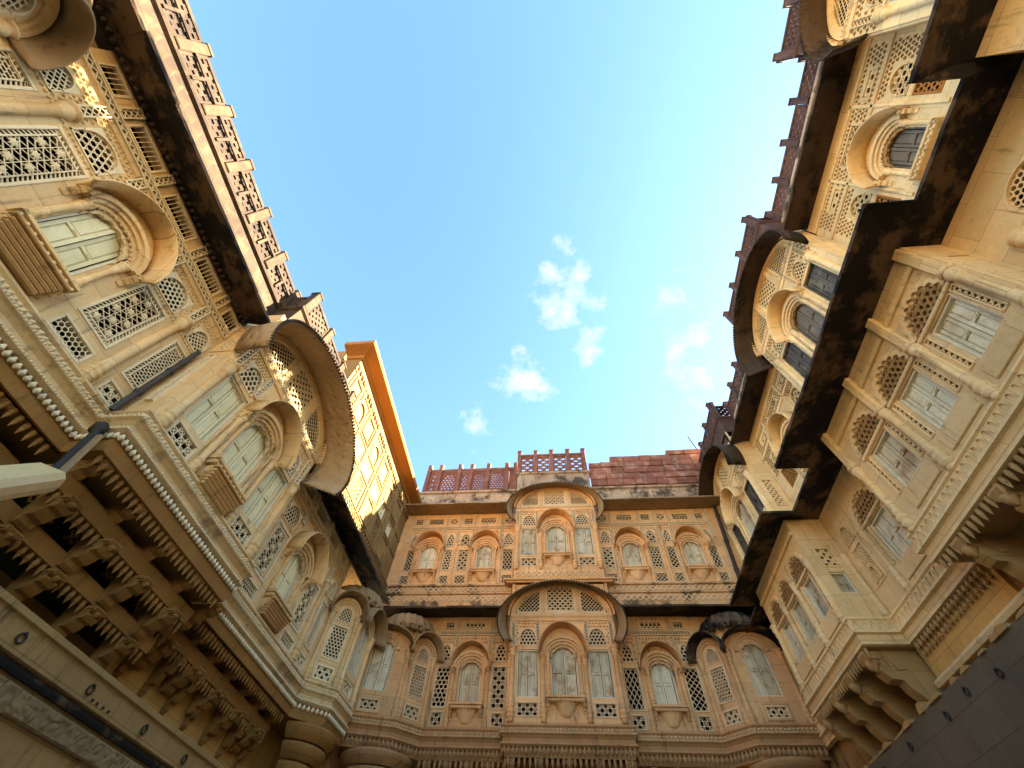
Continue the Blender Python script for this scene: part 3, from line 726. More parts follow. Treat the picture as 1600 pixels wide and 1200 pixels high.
for x in [7.3 + .75 * i for i in range(7)]: put('bracket', bracket_mesh(.42, .62, .13, 'left_low'), left, T((x, .72, 5.26)))
# soffits and back walls below
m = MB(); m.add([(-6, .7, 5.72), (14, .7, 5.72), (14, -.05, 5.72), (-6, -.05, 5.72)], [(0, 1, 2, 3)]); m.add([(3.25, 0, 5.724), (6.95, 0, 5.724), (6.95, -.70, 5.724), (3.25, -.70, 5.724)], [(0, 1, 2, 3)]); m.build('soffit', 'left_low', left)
m = MB(); m.box(-6, 6.95, .95, 1.1, 4.7, 6.0); m.build('inner_wall', 'interior', left)  # back of the bracket recesses, their shade painted as near black
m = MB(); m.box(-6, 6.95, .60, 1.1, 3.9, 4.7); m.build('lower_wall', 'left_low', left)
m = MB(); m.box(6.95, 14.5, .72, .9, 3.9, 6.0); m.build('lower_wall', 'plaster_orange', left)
for x in [3.05 + .9 * i for i in range(5)]:
    m = MB(); lattice(m, [(0, 0), (.6, 0), (.6, .36), (0, .36)], 'diag', .08, .02, 0, .04); m.build('jali_screen', 'left_low', left, T((x + .62, .40, 5.32)))
# eave of the recessed walls
for xa, xb in ((-4.4, 3.15), (7.0, 14.0)):
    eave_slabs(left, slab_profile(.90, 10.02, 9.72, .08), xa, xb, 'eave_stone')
    row(left, 'bead', bead_mesh(.10, .05, 'eave_black'), [(xa, -.16), (xb, -.16)], 9.93, .13)
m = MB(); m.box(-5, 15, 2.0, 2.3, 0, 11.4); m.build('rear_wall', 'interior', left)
m = MB(); m.box(-5, 15, .0, 2.0, 6.02, 6.2); m.build('floor_slab', 'left_low', left)
m = MB(); m.box(-4.6, 14.9, .02, 2.0, 10.2, 10.35); m.build('roof_deck', 'left_stone', left)
# roof band and parapet
m = MB(); m.sweep([(-.3, 10.1), (0, 10.1), (0, 11.42), (.08, 11.46), (.10, 11.52), (.04, 11.58), (-.3, 11.6)], [(-6, 0), (7.2, 0)]); m.build('roof_band', 'parapet_dark', left)
Fp = Fac(left, Matrix(), -1.6, 3.25, 0, 1, 'left')
for i in range(30):
    x = -4.6 + i * .26
    m = MB(); m.add([(x, -.004, 11.08), (x + .24, -.004, 11.08), (x + .12, -.004, 11.38), (x + .12, -.03, 11.2)], [(0, 1, 3), (1, 2, 3), (2, 0, 3)]); m.build('carved_relief', 'parapet_left', left)
parapet(left, T((0, .02, 0)), -5.35, 3.35, 11.6, 12.5, 8, 'parapet_dark', 'parapet_left', 'octo', .20, .06, .11)
for i in range(8):
    x = -5.35 + (i + .5) * 8.7 / 8; m = MB(); m.box(x - .44, x + .44, -.09, -.05, 12.02, 12.09); m.box(x - .03, x + .03, -.088, -.05, 11.62, 12.02); m.build('rail', 'parapet_dark', left)
# parapet of the bay
m = MB(); m.sweep([(-.2, 10.2), (0, 10.2), (0, 11.40), (.07, 11.44), (.07, 11.52), (-.2, 11.55)], [(3.4, .0), (3.4, -.66), (6.8, -.66), (6.8, .0)]); m.build('roof_band', 'parapet_left', left)
parapet(left, T((0, -.60, 0)), 3.45, 6.75, 11.55, 12.45, 3, 'parapet_dark', 'parapet_left', 'octo', .20, .07, .11)
parapet(left, facet(3.45, 0, 3.45, -.60)[0], 0.06, .54, 11.55, 12.45, 1, 'parapet_left', 'parapet_left', 'octo', .10, .1, .11, False)

# corner bay (domed) of the left wing
def corner_bay(th, base, pts, spec, dome, pal, zt=9.1, dm='eave_clean'):
    """pts: plan corners left to right; spec: one of 'jali','win' per facet"""
    for (a, b), sp in zip(zip(pts[:-1], pts[1:]), spec):
        Mx, L = facet(*a, *b); F = Fac(th, base @ Mx, 0, L, 6.5, zt, pal, rz=zt, rd=.45)
        c = L / 2; w = min(.72, L - .42)
        if sp == 'win':
            F.window(c, w, 7.18, 8.62, 'shutter_pale', True); F.panel(c - w / 2, c + w / 2, 6.60, 7.02, carved=False); F.jali(c - w / 2 + .06, c + w / 2 - .06, 6.66, 6.96, 'octo', .10, .022)
        else:
            w = min(.50, L - .38)
            F.jali(c - w / 2, c + w / 2, 7.16, 8.08, 'kagome', .085, .015, border=.035); F.jali(c - w * .42, c + w * .42, 8.2, 8.62, 'diag', .075, .02, arch=True)
            F.jali(c - w / 2, c + w / 2, 6.63, 6.98, 'octo', .10, .022)
        m = MB()
        for e, d in ((.04, .04), (.11, .08)):
            m.ring(arcpts(min(L / 2 - .16, .34) + e, .34 + e, 16, 0, PI, c, 8.36), arcpts(min(L / 2 - .16, .34) + e + .07, .41 + e, 16, 0, PI, c, 8.36), -d, 0)
        F.p('archivolt', m, F.stone)
        F.m('hood', hood_mesh(round(L / 2 + .02, 3), .56, .46, dm, .08, .04, .12, .12, 20), c, 0, 8.42)
        for x in (.06, L - .06): F.column(x, 6.56, 8.40, .07)
        F.finish('bay_wall')
    # ribbed dome with petals
    cx, cy, r, z = dome; m = MB(); pr = [(r * 1.02, z - .02)] + [(r * math.cos(t * PI / 2 / 8) ** .8, z + .02 + .62 * r * math.sin(t * PI / 2 / 8)) for t in range(9)]
    m.lathe(pr, 80, cx, cy, 0, 2 * PI, 20, .10); d = m.build('dome', dm, th, base)
    m = MB()
    for i in range(18):
        a = 2 * PI * i / 18; x, y = cx + r * 1.03 * math.cos(a), cy + r * 1.03 * math.sin(a)
        tx, ty = -math.sin(a) * .15, math.cos(a) * .15; ox, oy = math.cos(a), math.sin(a)
        m.add([(x - tx, y - ty, z - .16), (x + tx, y + ty, z - .16), (x + tx * .9 - ox * .02, y + ty * .9 - oy * .02, z + .02), (x - ox * .10, y - oy * .10, z + .20), (x - tx * .9 - ox * .02, y - ty * .9 - oy * .02, z + .02), (x + ox * .11, y + oy * .11, z - .03)], [(0, 1, 5), (1, 2, 5), (2, 3, 5), (3, 4, 5), (4, 0, 5)])
    m.build('petal_ring', dm, d)
    m = MB(); m.lathe([(.16, z + .6 * r), (.20, z + .62 * r), (.1, z + .66 * r), (.13, z + .70 * r), (.02, z + .82 * r)], 10, cx, cy); m.build('finial', dm, d)
def corbels(th, M, cx, cy, r, z, n, mat):
    for k in range(n):
        rr = r * (1 - .17 * k); zz = z - .34 * k
        m = MB(); m.lathe([(rr * .78, zz - .30), (rr * .92, zz - .20), (rr, zz - .08), (rr, zz - .03), (rr * .96, zz)], 28, cx, cy, PI, 2 * PI, 28, .02); m.build('corbel', mat, th, M)
cb = [(11.95, 0), (12.55, -.72), (13.75, -.78), (14.25, 0)]
corner_bay(left, Matrix(), cb, ('jali', 'win', 'jali'), (13.1, -.12, .86, 9.12), 'left', dm='eave_clean')
corner_bay(left, Matrix(), lpath[:4], ('jali', 'win', 'jali'), (-2.9, -.12, .86, 9.12), 'left', dm='eave_clean')
row(left, 'bead', bead_mesh(.12, .05, 'left_lattice'), offs(cb, .06), 5.95, .12)
corbels(left, Matrix(), 13.1, .05, .95, 5.72, 5, 'left_low')

# ================================================================== BACK WING
BM = T((.12, 15, 0))
back = thing('palace_wing', 'orange sandstone palace wing at the far end with two storeys of white shutters', 'building', BM, 'wings of the palace round the court')
I = Matrix()
def single(F, x, z, mat='shutter_pale'):
    F.arched_window(x, .70, z, z + 1.24, mat, .40, .62, .74, panes=2)
# --- lower storey
F = Fac(back, I, -4.35, -1.80, 6.5, 9.85, 'back'); G = Fac(back, I, 1.80, 4.35, 6.5, 9.85, 'back')
for H, sg in ((F, -1), (G, 1)):
    def X(a, b): return (a, b) if sg > 0 else (-b, -a)
    single(H, sg * 3.08, 7.14)
    H.jali(*X(1.88, 2.36), 7.04, 8.22, 'steep' if sg > 0 else 'octo', .125, .02, border=.03); H.jali(*X(3.76, 4.22), 7.04, 8.22, 'diag' if sg > 0 else 'kagome', .12, .018, border=.03)
    H.jali(*X(1.92, 2.30), 8.34, 8.90, 'ring', .13, .018, arch=True); H.jali(*X(3.82, 4.18), 8.34, 8.90, 'ring', .13, .018, arch=True)
    H.spandrel(*X(1.85, 2.38), 8.3, 9.14); H.spandrel(*X(3.74, 4.26), 8.3, 9.14); H.spandrel(*X(2.55, 3.62), 8.9, 9.16)
    H.jali(*X(1.92, 2.30), 6.58, 6.94, 'octo', .125, .018, border=.025); H.jali(*X(3.82, 4.18), 6.58, 6.94, 'octo', .125, .018, border=.025)
    H.jali(*X(2.72, 3.46), 9.42, 9.66, 'ring', .14, .02, border=.025); H.jali(*X(1.93, 2.30), 9.42, 9.66, 'grid', .10, .02, border=.025); H.jali(*X(3.86, 4.18), 9.42, 9.66, 'grid', .10, .02, border=.025)
    for x in (2.50, 3.68): H.strip(*X(x - .06, x + .06), 8.62, 9.18); H.strip(*X(x - .06, x + .06), 9.34, 9.8)
    H.strip(*X(1.82, 4.33), 9.19, 9.33, .1)
    for x in (2.49, 3.66): H.column(sg * x, 6.56, 8.35, .06)
    H.finish()
BB = T((0, -.40, 0))
bay(back, BB, 0, 1.80, 'back', 7.20, low=True)
for xa, f in ((-1.80, 1), (1.80, -1)):
    Mx, L = (facet(xa, 0, xa, -.40) if f > 0 else facet(xa, -.40, xa, 0)); Fs = Fac(back, Mx, .002, L - .002, 6.5, 10.6, 'back', room=False); Fs.finish('side_wall')
bangla_eave(back, T((0, -.40, 9.48)), 1.92, 1.40, .60, 'eave_clean', .28, .50, da=.22)
cbl = [(-6.75, -1.05), (-5.05, -.62), (-4.35, 0)]; cbr = [(4.35, 0), (5.03, -.66), (6.65, -.74)]
corner_bay(back, I, cbl, ('win', 'jali'), (-5.5, -.10, .92, 9.12), 'back', dm='eave_clean')
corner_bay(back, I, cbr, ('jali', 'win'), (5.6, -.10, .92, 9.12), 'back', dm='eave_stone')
bpath = cbl + [(-1.80, 0), (-1.80, -.40), (1.80, -.40), (1.80, 0)] + cbr
m = MB(); m.sweep([(o, z - .02) for o, z in CORN], bpath); m.build('cornice', 'back_low', back)
lumps(back, bpath, .082, 6.40, .11, .05, .035, .05, 'back_lattice', 'leaf_row')
lumps(back, bpath, .152, 6.315, .09, .04, .02, .02, 'back_lattice', 'rope_row')
row(back, 'bead', bead_mesh(.19, .05, 'back_low'), offs(bpath, .05), 5.93, .125)
m = MB(); m.sweep([(-.06, 6.0), (.0, 6.0), (.02, 5.9), (-.02, 5.8), (-.06, 5.8)], bpath); m.build('fascia', 'back_low', back)
row(back, 'pendant', pendant_mesh(.22, .05, 'back_low'), offs(bpath[2:7], -.04), 5.80, .15)
for x in (-4.1, -3.5, -2.9, -2.3, -1.6, -.8, 0, .8, 1.6, 2.3, 2.9, 3.5, 4.1): put('bracket', bracket_mesh(.5, .6, .16, 'back_low'), back, T((x, .55 - (.40 if abs(x) < 1.7 else 0), 5.79)))
m = MB(); m.box(-7, 7, .6, .8, 3.5, 6.3); m.build('lower_wall', 'back_low', back)
m = MB(); m.add([(-7, .6, 5.82), (7, .6, 5.82), (7, .0, 5.82), (-7, .0, 5.82)], [(0, 1, 2, 3)]); m.build('soffit', 'back_low', back)
corbels(back, I, -5.55, .1, 1.05, 5.80, 5, 'back_low'); corbels(back, I, 5.75, .1, 1.05, 5.80, 5, 'back_low')
# corner filler walls behind the bays
for a, b in ((-7.1, -4.36), (4.36, 7.2)): m = MB(); m.box(a, b, .05, .2, 6.0, 10.0); m.build('wall', 'back_stone', back)
# lower eave
for xa, xb in ((-7.0, -2.02), (2.02, 7.2)):
    eave_slabs(back, slab_profile(.95, 9.84, 9.66, .07), xa, xb, 'eave_black')
# --- band between the storeys
SC = [(-.3, 10.0), (.04, 10.0), (.06, 10.66), (.12, 10.68), (.12, 10.72), (.06, 10.75), (.06, 10.98), (.14, 11.0), (.15, 11.06), (.04, 11.1), (-.3, 11.1)]
m = MB(); m.sweep(SC, [(-7.5, 0), (-1.82, 0)]); m.build('string_course', 'back_grime', back)
m = MB(); m.sweep(SC, [(1.82, 0), (8.3, 0)]); m.build('string_course', 'back_grime', back)
m = MB(); m.sweep([(-.2, 10.93), (.06, 10.93), (.06, 10.98), (.14, 11.0), (.15, 11.06), (.04, 11.1), (-.2, 11.1)], [(-1.95, 0), (-1.95, -.36), (1.95, -.36), (1.95, 0)]); m.build('string_course', 'back_stone', back)
for xa, xb, y in ((-6.8, -1.85, -.062), (1.85, 6.9, -.062)):
    m = MB(); lattice(m, [(xa, 10.77), (xb, 10.77), (xb, 10.97), (xa, 10.97)], 'diag', .14, .03, y - .03, y + .01); m.build('lattice_band', 'back_lattice', back)
    m = MB(); lattice(m, [(xa, 10.40), (xb, 10.40), (xb, 10.62), (xa, 10.62)], 'diag', .155, .03, y - .02, y + .02); m.build('lattice_band', 'back_lattice', back)
# --- upper storey
F = Fac(back, I, -7.6, -1.78, 11.08, 14.62, 'back'); G = Fac(back, I, 1.78, 8.4, 11.08, 14.62, 'back')
for H, sg in ((F, -1), (G, 1)):
    def X(a, b): return (a, b) if sg > 0 else (-b, -a)
    for x in (3.05, 5.48): single(H, sg * x, 11.72)
    kinds = ('steep', 'octo', 'kagome', 'diag')
    for i, (a, b) in enumerate(((1.86, 2.30), (3.74, 4.20), (4.46, 4.82), (6.10, 6.46))):
        H.jali(*X(a, b), 11.72, 12.72, kinds[(i + (sg > 0)) % 4], .118, .019, border=.025)
        H.jali(*X(a + .01, b - .01), 12.90, 13.50, 'octo' if i % 2 else 'ring', .125, .018, arch=True)
        H.spandrel(*X(a - .06, b + .06), 12.9, 13.70); H.jali(*X(a, b), 11.15, 11.53, 'diag', .105, .02, border=.025); H.jali(*X(a, b), 14.06, 14.40, 'grid' if i % 2 else 'octo', .115, .018, border=.025)
    for x in (3.05, 5.48): H.jali(*X(x - .36, x + .36), 14.06, 14.40, 'brick' if x > 4 else 'kagome', .13, .018, border=.025); H.spandrel(*X(x - .52, x + .52), 13.40, 13.72)
    H.strip(*X(1.82, 6.6), 13.76, 13.90, .11)
    for x in (2.42, 3.66, 4.34, 4.93, 6.02, 6.56): H.strip(*X(x - .06, x + .06), 13.1, 13.75); H.strip(*X(x - .06, x + .06), 13.91, 14.55)
    for x in (2.40, 3.66, 4.35, 4.90, 6.02): H.column(sg * x, 11.12, 13.0, .055)
    H.finish()
BU = T((0, -.34, 0))
bay(back, BU, 0, 1.78, 'back', 12.15, low=True)
for xa, f in ((-1.78, 1), (1.78, -1)):
    Mx, L = (facet(xa, 0, xa, -.34) if f > 0 else facet(xa, -.34, xa, 0)); Fs = Fac(back, Mx, .002, L - .002, 11.08, 15.6, 'back', room=False); Fs.finish('side_wall')
m = MB(); m.box(-1.76, 1.76, -.335, .3, 11.08, 11.60); m.build('wall', 'back_stone', back)
m = MB(); lattice(m, [(-1.7, 11.2), (1.7, 11.2), (1.7, 11.42), (-1.7, 11.42)], 'diag', .15, .03, -.365, -.33); m.build('lattice_band', 'back_lattice', back)
bangla_eave(back, T((0, -.34, 14.45)), 1.92, 1.38, .60, 'eave_clean', .26, .45, da=.20)
for xa, xb in ((-7.5, -2.0), (2.0, 7.9)):
    eave_slabs(back, slab_profile(.80, 14.66, 14.58, .06), xa, xb, 'eave_clean')
m = MB(); m.sweep([(-.4, 14.6), (0, 14.6), (0, 15.95), (.10, 16.0), (.12, 16.08), (.02, 16.14), (-.4, 16.14)], [(-6.9, .04), (7.3, .04)]); m.build('roof_band', 'black_band', back)
for i in range(34):
    x = -6.6 + i * .40
    if abs(x) < 1.9: continue
    P = [(x + .13 * math.cos(e * PI / 4) * (1 - .35 * (e % 2)), 15.72 + .13 * math.sin(e * PI / 4) * (1 - .35 * (e % 2))) for e in range(8)]
    m = MB(); m.add([(a, .038, b) for a, b in P] + [(x, -.02, 15.72)], [(e, (e + 1) % 8, 8) for e in range(8)]); m.build('carved_relief', 'back_grime', back)
m = MB(); m.sweep([(-.6, 15.2), (0, 15.2), (0, 16.78), (.08, 16.82), (.08, 16.92), (-.6, 16.94)], [(-1.78, .1), (-1.78, -.30), (1.78, -.30), (1.78, .1)]); m.build('roof_band', 'black_band', back)
xs = [-6.55, -5.95, -4.9, -4.3, -3.4, -2.35, -1.9]
for x in xs:
    m = MB(); m.bevbox(-.10, .10, -.14, .14, 0, 1.92, .02); put('parapet_post', cached('bpost', lambda: m.mesh('parapet_post', 'red_post')), back, T((x, .1, 16.14)) @ Matrix.Rotation(random.uniform(-.03, .03), 4, 'Y'))
for a, b in zip(xs[:-1], xs[1:]):
    m = MB(); w = b - a - .2; h = 1.5; t = None
    m.box(0, w, -.06, .06, 0, .12); m.box(0, w, -.06, .06, h - .12, h)
    if w > .3:
        P = archpoly(.08, w - .08, .12, h - .2, .55); t = P[2:]; m.ring(t, [(x, h - .118) for x, z in t], -.045, .045); m.box(0, .08, -.044, .044, .12, h - .12); m.box(w - .08, w, -.044, .044, .12, h - .12)
        lattice(m, P, random.choice(('octo', 'kagome', 'ring')), .15, .045, -.03, .03)
    else: m.box(0, w, -.04, .04, .12, h - .12)
    m.build('jali_screen', 'red_post', back, T((a + .1, .1, 16.14)))
m = MB(); m.box(-6.7, -1.8, .02, .18, 17.62, 17.74); m.build('coping', 'red_post', back)
parapet(back, T((0, -.20, 0)), -1.72, 1.66, 16.95, 18.25, 4, 'red_post', 'red_post', 'octo', .19, .38, .19)
m = MB(); m.box(-1.7, 1.65, -.27, -.13, 18.26, 18.36); m.build('coping', 'red_post', back)
# back wall of the storeys, closing the block
m = MB(); m.box(-7.0, 7.3, 1.8, 2.1, 0, 16.1); m.box(-7.0, 7.3, .3, 1.8, 16.0, 16.1); m.build('rear_wall', 'back_stone', back)

for a, b in ((-8.2, -6.7), (6.7, 8.2)):
    m = MB(); m.box(a, b, -.5, 1.8, 0, 6.45); m.build('corner_block', 'back_stone', back)
# ================================================================== ADDED END WALL (unseen behind the viewpoint, holds back low light from the near end)
endw = thing('added_end_wall', 'added plain wall, unseen behind the viewpoint, holding back light from the near end', 'wall', T((0, -6.0, 0)))
m = MB(); m.bevbox(-8.5, 8.5, -.3, .3, 0, 4.3, .03); m.build('wall', 'left_stone', endw)
m = MB(); m.bevbox(-8.6, 8.6, -.42, .42, 4.3, 4.5, .04); m.build('coping', 'left_stone', endw)
# ================================================================== SUNLIT UPPER STOREY (left, far)
UM = T((-6.85, 0, 0)) @ Matrix.Rotation(PI / 2, 4, 'Z')
sunny = thing('upper_storey', 'sunlit yellow upper storey with an orange eave, left of the far wing', 'building', UM)
MATS['sun_stone'] = MATS['sun_plaster']; MATS['sun_carved'] = MATS['sun_plaster']; MATS['sun_lattice'] = MATS['sun_plaster']
F = Fac(sunny, I, 6.75, 14.98, 10.35, 14.95, 'sun')
for i, x in enumerate((7.4, 8.15, 9.15, 10.22, 11.4, 12.5, 13.6)):
    F.window(x, .50, 12.45, 13.05, 'shutter_cream', False, 2)
    if i % 2 == 0: F.panel(x - .40, x + .40, 11.3, 12.25, .05, .07, False); F.panel(x - .36, x + .36, 13.25, 14.2, .06, .06, False)
    else:
        m = MB(); m.ring(arcpts(.30, .34, 14, 0, PI, x, 13.55), arcpts(.40, .44, 14, 0, PI, x, 13.55), -.07, 0); m.bevbox(x - .40, x - .30, -.07, 0, 13.15, 13.549, .01); m.bevbox(x + .30, x + .40, -.07, 0, 13.15, 13.549, .01); F.p('blind_arch', m, 'sun_plaster')
        F.jali(x - .28, x + .28, 11.35, 12.2, 'octo', .1, .03)
    for dx in (-.47, .49): m = MB(); m.bevbox(x + dx - .05, x + dx + .05, -.06, 0, 11.2, 14.6, .015); F.p('pilaster', m, 'sun_plaster')
for z in (11.1, 12.34, 13.14, 14.28, 14.62):
    m = MB(); m.bevbox(6.76, 14.95, -.045, 0, z - .04, z + .04, .012); F.p('moulding', m, 'sun_plaster')
for i in range(40):
    x = 6.85 + i * .205; m = MB(); m.bevbox(x, x + .10, -.09, 0, 14.40, 14.56, .01); F.p('dentil', m, 'sun_plaster')
F.finish()
m = MB(); m.sweep([(-.1, 10.3), (.05, 10.3), (.08, 10.72), (.12, 10.75), (.12, 11.0), (.16, 11.02), (.14, 11.08), (-.1, 11.1)], [(6.72, 0), (14.9, 0)]); m.build('string_course', 'sun_plaster', sunny)
m = MB(); lattice(m, [(6.75, 10.78), (14.85, 10.78), (14.85, 10.98), (6.75, 10.98)], 'diag', .14, .03, -.15, -.11); m.build('lattice_band', 'sun_plaster', sunny)
m = MB(); m.sweep([(-.1, 14.95), (.06, 14.96), (.12, 15.06), (.30, 15.10), (.55, 15.14), (.58, 15.2), (.58, 15.3), (.2, 15.6), (-.1, 15.75)], [(6.72, .6), (6.72, 0), (14.98, 0)]); m.build('eave', 'eave_orange', sunny)
Mx, L = facet(6.72, 2.5, 6.72, 0); Fs = Fac(sunny, Mx, 0, L, 10.4, 14.95, 'sun', room=False); Fs.panel(.4, 2.1, 11.4, 14.2, carved=False); Fs.finish('side_wall')
m = MB(); m.box(6.8, 15, .9, 2.5, 10.4, 15.9); m.build('roof_block', 'sun_plaster', sunny)

# ================================================================== RIGHT WING
RM = T((6.8, 0, 0)) @ Matrix.Rotation(-PI / 2, 4, 'Z')
right = thing('palace_wing', 'shaded sandstone palace wing on the right under a broad stained stepped eave', 'building', RM, 'wings of the palace round the court')
def plain_window(F, x, w, z0, z1, mat='shutter_pale'):
    F.window(x, w, z0, z1, mat, False, 2)
    for sg in (-1, 1): F.jali(x + sg * (w / 2 + .115) - .05, x + sg * (w / 2 + .115) + .05, z0 + .04, z1, 'diag', .07, .022, border=.012)
    # cusped blind arch with fretwork
    m = MB(); C = cusp(w / 2 + .13, .46, 9, 4, .10); C2 = cusp(w / 2 + .20, .55, 9, 4, .08)
    m.ring([(p[0] + x, p[1] + z1 + .10) for p in C], [(p[0] + x, p[1] + z1 + .10) for p in C2], -.05, 0); F.p('cusped_arch', m, F.stone)
    m = MB(); P = [(x - w / 2 - .12, z1 + .10), (x + w / 2 + .12, z1 + .10)] + [(x + (w / 2 + .10) * math.cos(t * PI / 12), z1 + .10 + .42 * math.sin(t * PI / 12)) for t in range(1, 12)]
    F.op.append((x - w / 2 - .02, x + w / 2 + .02, z1 + .11, z1 + .40))
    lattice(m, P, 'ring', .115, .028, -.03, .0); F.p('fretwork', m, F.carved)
    m = MB(); m.bevbox(x - w / 2 - .19, x + w / 2 + .19, -.05, 0, z1 + .02, z1 + .09, .012); F.p('lintel', m, F.stone)
    m = MB(); m.bevbox(x - w / 2 - .1, x + w / 2 + .1, -.03, 0, z0 - .34, z0 - .06, .012); F.p('sill_panel', m, F.stone)
J = T((0, -.65, 0)); J2 = T((0, -.85, 0))
# first bay (near)
F = Fac(right, J, -6.45, -2.22, 6.5, 9.1, 'right')
for Y in (2.97, 4.25, 5.52): plain_window(F, -Y, .66, 7.0, 7.88)
for Y in (2.33, 3.60, 4.90, 6.33):
    F.column(-Y, 6.62, 8.05, .075); m = MB(); m.bevbox(-Y - .09, -Y + .09, -.09, 0, 8.05, 9.05, .02); F.p('pilaster', m, F.stone)
m = MB(); m.bevbox(-6.44, -2.23, -.06, 0, 8.62, 8.72, .015); F.p('moulding', m, F.stone)
F.finish('bay_wall')
# recess walls
F = Fac(right, I, -9.1, -6.45, 6.5, 9.1, 'right')
plain_window(F, -7.55, .66, 7.0, 7.86); F.jali(-8.84, -8.38, 7.04, 7.90, 'diag', .055, .02); F.jali(-8.82, -8.40, 8.0, 8.4, 'diag', .055, .02, arch=True)
m = MB(); m.ring(arcpts(.09, .14, 10, 0, PI, -8.61, 7.24), arcpts(.15, .2, 10, 0, PI, -8.61, 7.24), -.04, .02); m.box(-8.76, -8.70, -.04, .02, 7.08, 7.24); m.box(-8.52, -8.46, -.04, .02, 7.08, 7.24); F.p('small_arch', m, F.stone)
F.column(-8.12, 6.6, 7.95, .06); F.column(-6.95, 6.6, 7.95, .06); F.finish()
F = Fac(right, I, -2.22, .35, 6.5, 9.1, 'right')
F.jali(-1.55, -.75, 7.9, 8.45, 'hex', .09, .024, arch=True); F.jali(-1.5, -.8, 7.0, 7.8, 'octo', .1, .025)
plain_window(F, -.15, .6, 7.0, 7.86); F.column(-1.85, 6.6, 7.95, .08); F.finish()
Fn = Fac(right, J, .35, 4.5, 6.5, 9.1, 'right'); plain_window(Fn, 1.1, .66, 7.0, 7.88); Fn.finish('bay_wall')
# second bay (far)
F = Fac(right, J2, -12.3, -9.1, 6.5, 9.1, 'right')
for Y in (9.72, 10.70, 11.62): plain_window(F, -Y, .52, 6.95, 7.80)
for Y in (9.2, 10.21, 11.16, 12.16): F.column(-Y, 6.6, 8.0, .065)
m = MB(); m.bevbox(-12.29, -9.11, -.06, 0, 8.62, 8.72, .015); F.p('moulding', m, F.stone)
F.finish('bay_wall')
for pts, kinds in ((((-9.1, -.85), (-9.1, 0)), 1), (((-2.22, -.65), (-2.22, 0)), 0), (((-12.3, 0), (-12.3, -.85)), 0), (((-6.45, 0), (-6.45, -.65)), 0), (((.35, 0), (.35, -.65)), 0)):
    Mx, L = facet(*pts[0], *pts[1]); Fs = Fac(right, Mx, .002, L - .002, 6.5, 9.1, 'right', room=False)
    if kinds: Fs.jali(.22, .62, 7.72, 8.22, 'octo', .09, .025); Fs.window(.42, .36, 7.1, 7.6, 'shutter_pale', False, 1); Fs.column(.80, 6.6, 8.0, .06)
    else: Fs.panel(.12, L - .12, 7.0, 8.4, .03, .04, False)
    Fs.finish('side_wall')
rpath = [(-15, 0), (-12.3, 0), (-12.3, -.85), (-9.1, -.85), (-9.1, 0), (-6.45, 0), (-6.45, -.65), (-2.22, -.65), (-2.22, 0), (.35, 0), (.35, -.65), (5, -.65)]
m = MB(); m.sweep([(-.05, 6.55), (.06, 6.55), (.08, 6.5), (.05, 6.47), (.05, 6.28), (.10, 6.27), (.11, 6.22), (.05, 6.2), (.02, 6.08), (.06, 6.06), (.06, 6.02), (-.05, 6.0)], rpath); m.build('cornice', 'right_stone', right)
def scallops(path, o, z0, z1, sp):
    for x, y, a in along(offs(path, o), sp):
        def f():
            m = MB(); m.ring(arcpts(sp * .36, (z1 - z0) * .9, 8), arcpts(sp * .47, (z1 - z0), 8), -.022, .0); return m.mesh('scallop', 'right_stone')
        put('scallop', cached(('scal', sp), f), right, T((x, y, z0)) @ Matrix.Rotation(a, 4, 'Z'))
scallops(rpath[1:8], .05, 6.29, 6.46, .155)
row(right, 'pendant', pendant_mesh(.20, .045, 'right_low'), offs(rpath[6:8], .0), 6.0, .13)
row(right, 'pendant', pendant_mesh(.20, .042, 'right_low'), offs(rpath[2:4], .0), 6.0, .12)
row(right, 'bead', bead_mesh(.13, .05, 'right_low'), [(-9.0, -.02), (-6.5, -.02)], 5.93, .13); row(right, 'bead', bead_mesh(.10, .04, 'right_low'), [(-9.0, -.0), (-6.5, -.0)], 5.80, .13)
for Y in (2.5, 3.6, 4.8, 5.9): put('bracket', bracket_mesh(.78, 1.0, .20, 'right_low'), right, T((-Y, .10, 5.99)))
for Y in (9.35, 10.25, 11.15, 12.05): put('bracket', bracket_mesh(.95, 1.15, .24, 'right_low'), right, T((-Y, .06, 5.99)))
for (xa, xb, y) in ((-6.45, -2.22, -.65), (-12.3, -9.1, -.85)):
    m = MB(); m.add([(xa, .1, 5.996), (xb, .1, 5.996), (xb, y, 5.996), (xa, y, 5.996)], [(0, 1, 2, 3)]); m.build('soffit', 'right_low', right)
m = MB(); m.box(-9.1, -6.45, .04, .3, 5.0, 6.1); m.build('lower_wall', 'plaster_orange', right)
m = MB(); m.box(-15, -9.1, .12, .3, 4.0, 6.1); m.box(-6.45, 5, .12, .3, 4.0, 6.1); m.build('lower_wall', 'right_low', right)
F = Fac(right, I, -15.0, -12.3, 6.5, 9.1, 'right'); plain_window(F, -13.4, .5, 7.0, 7.8); F.finish()
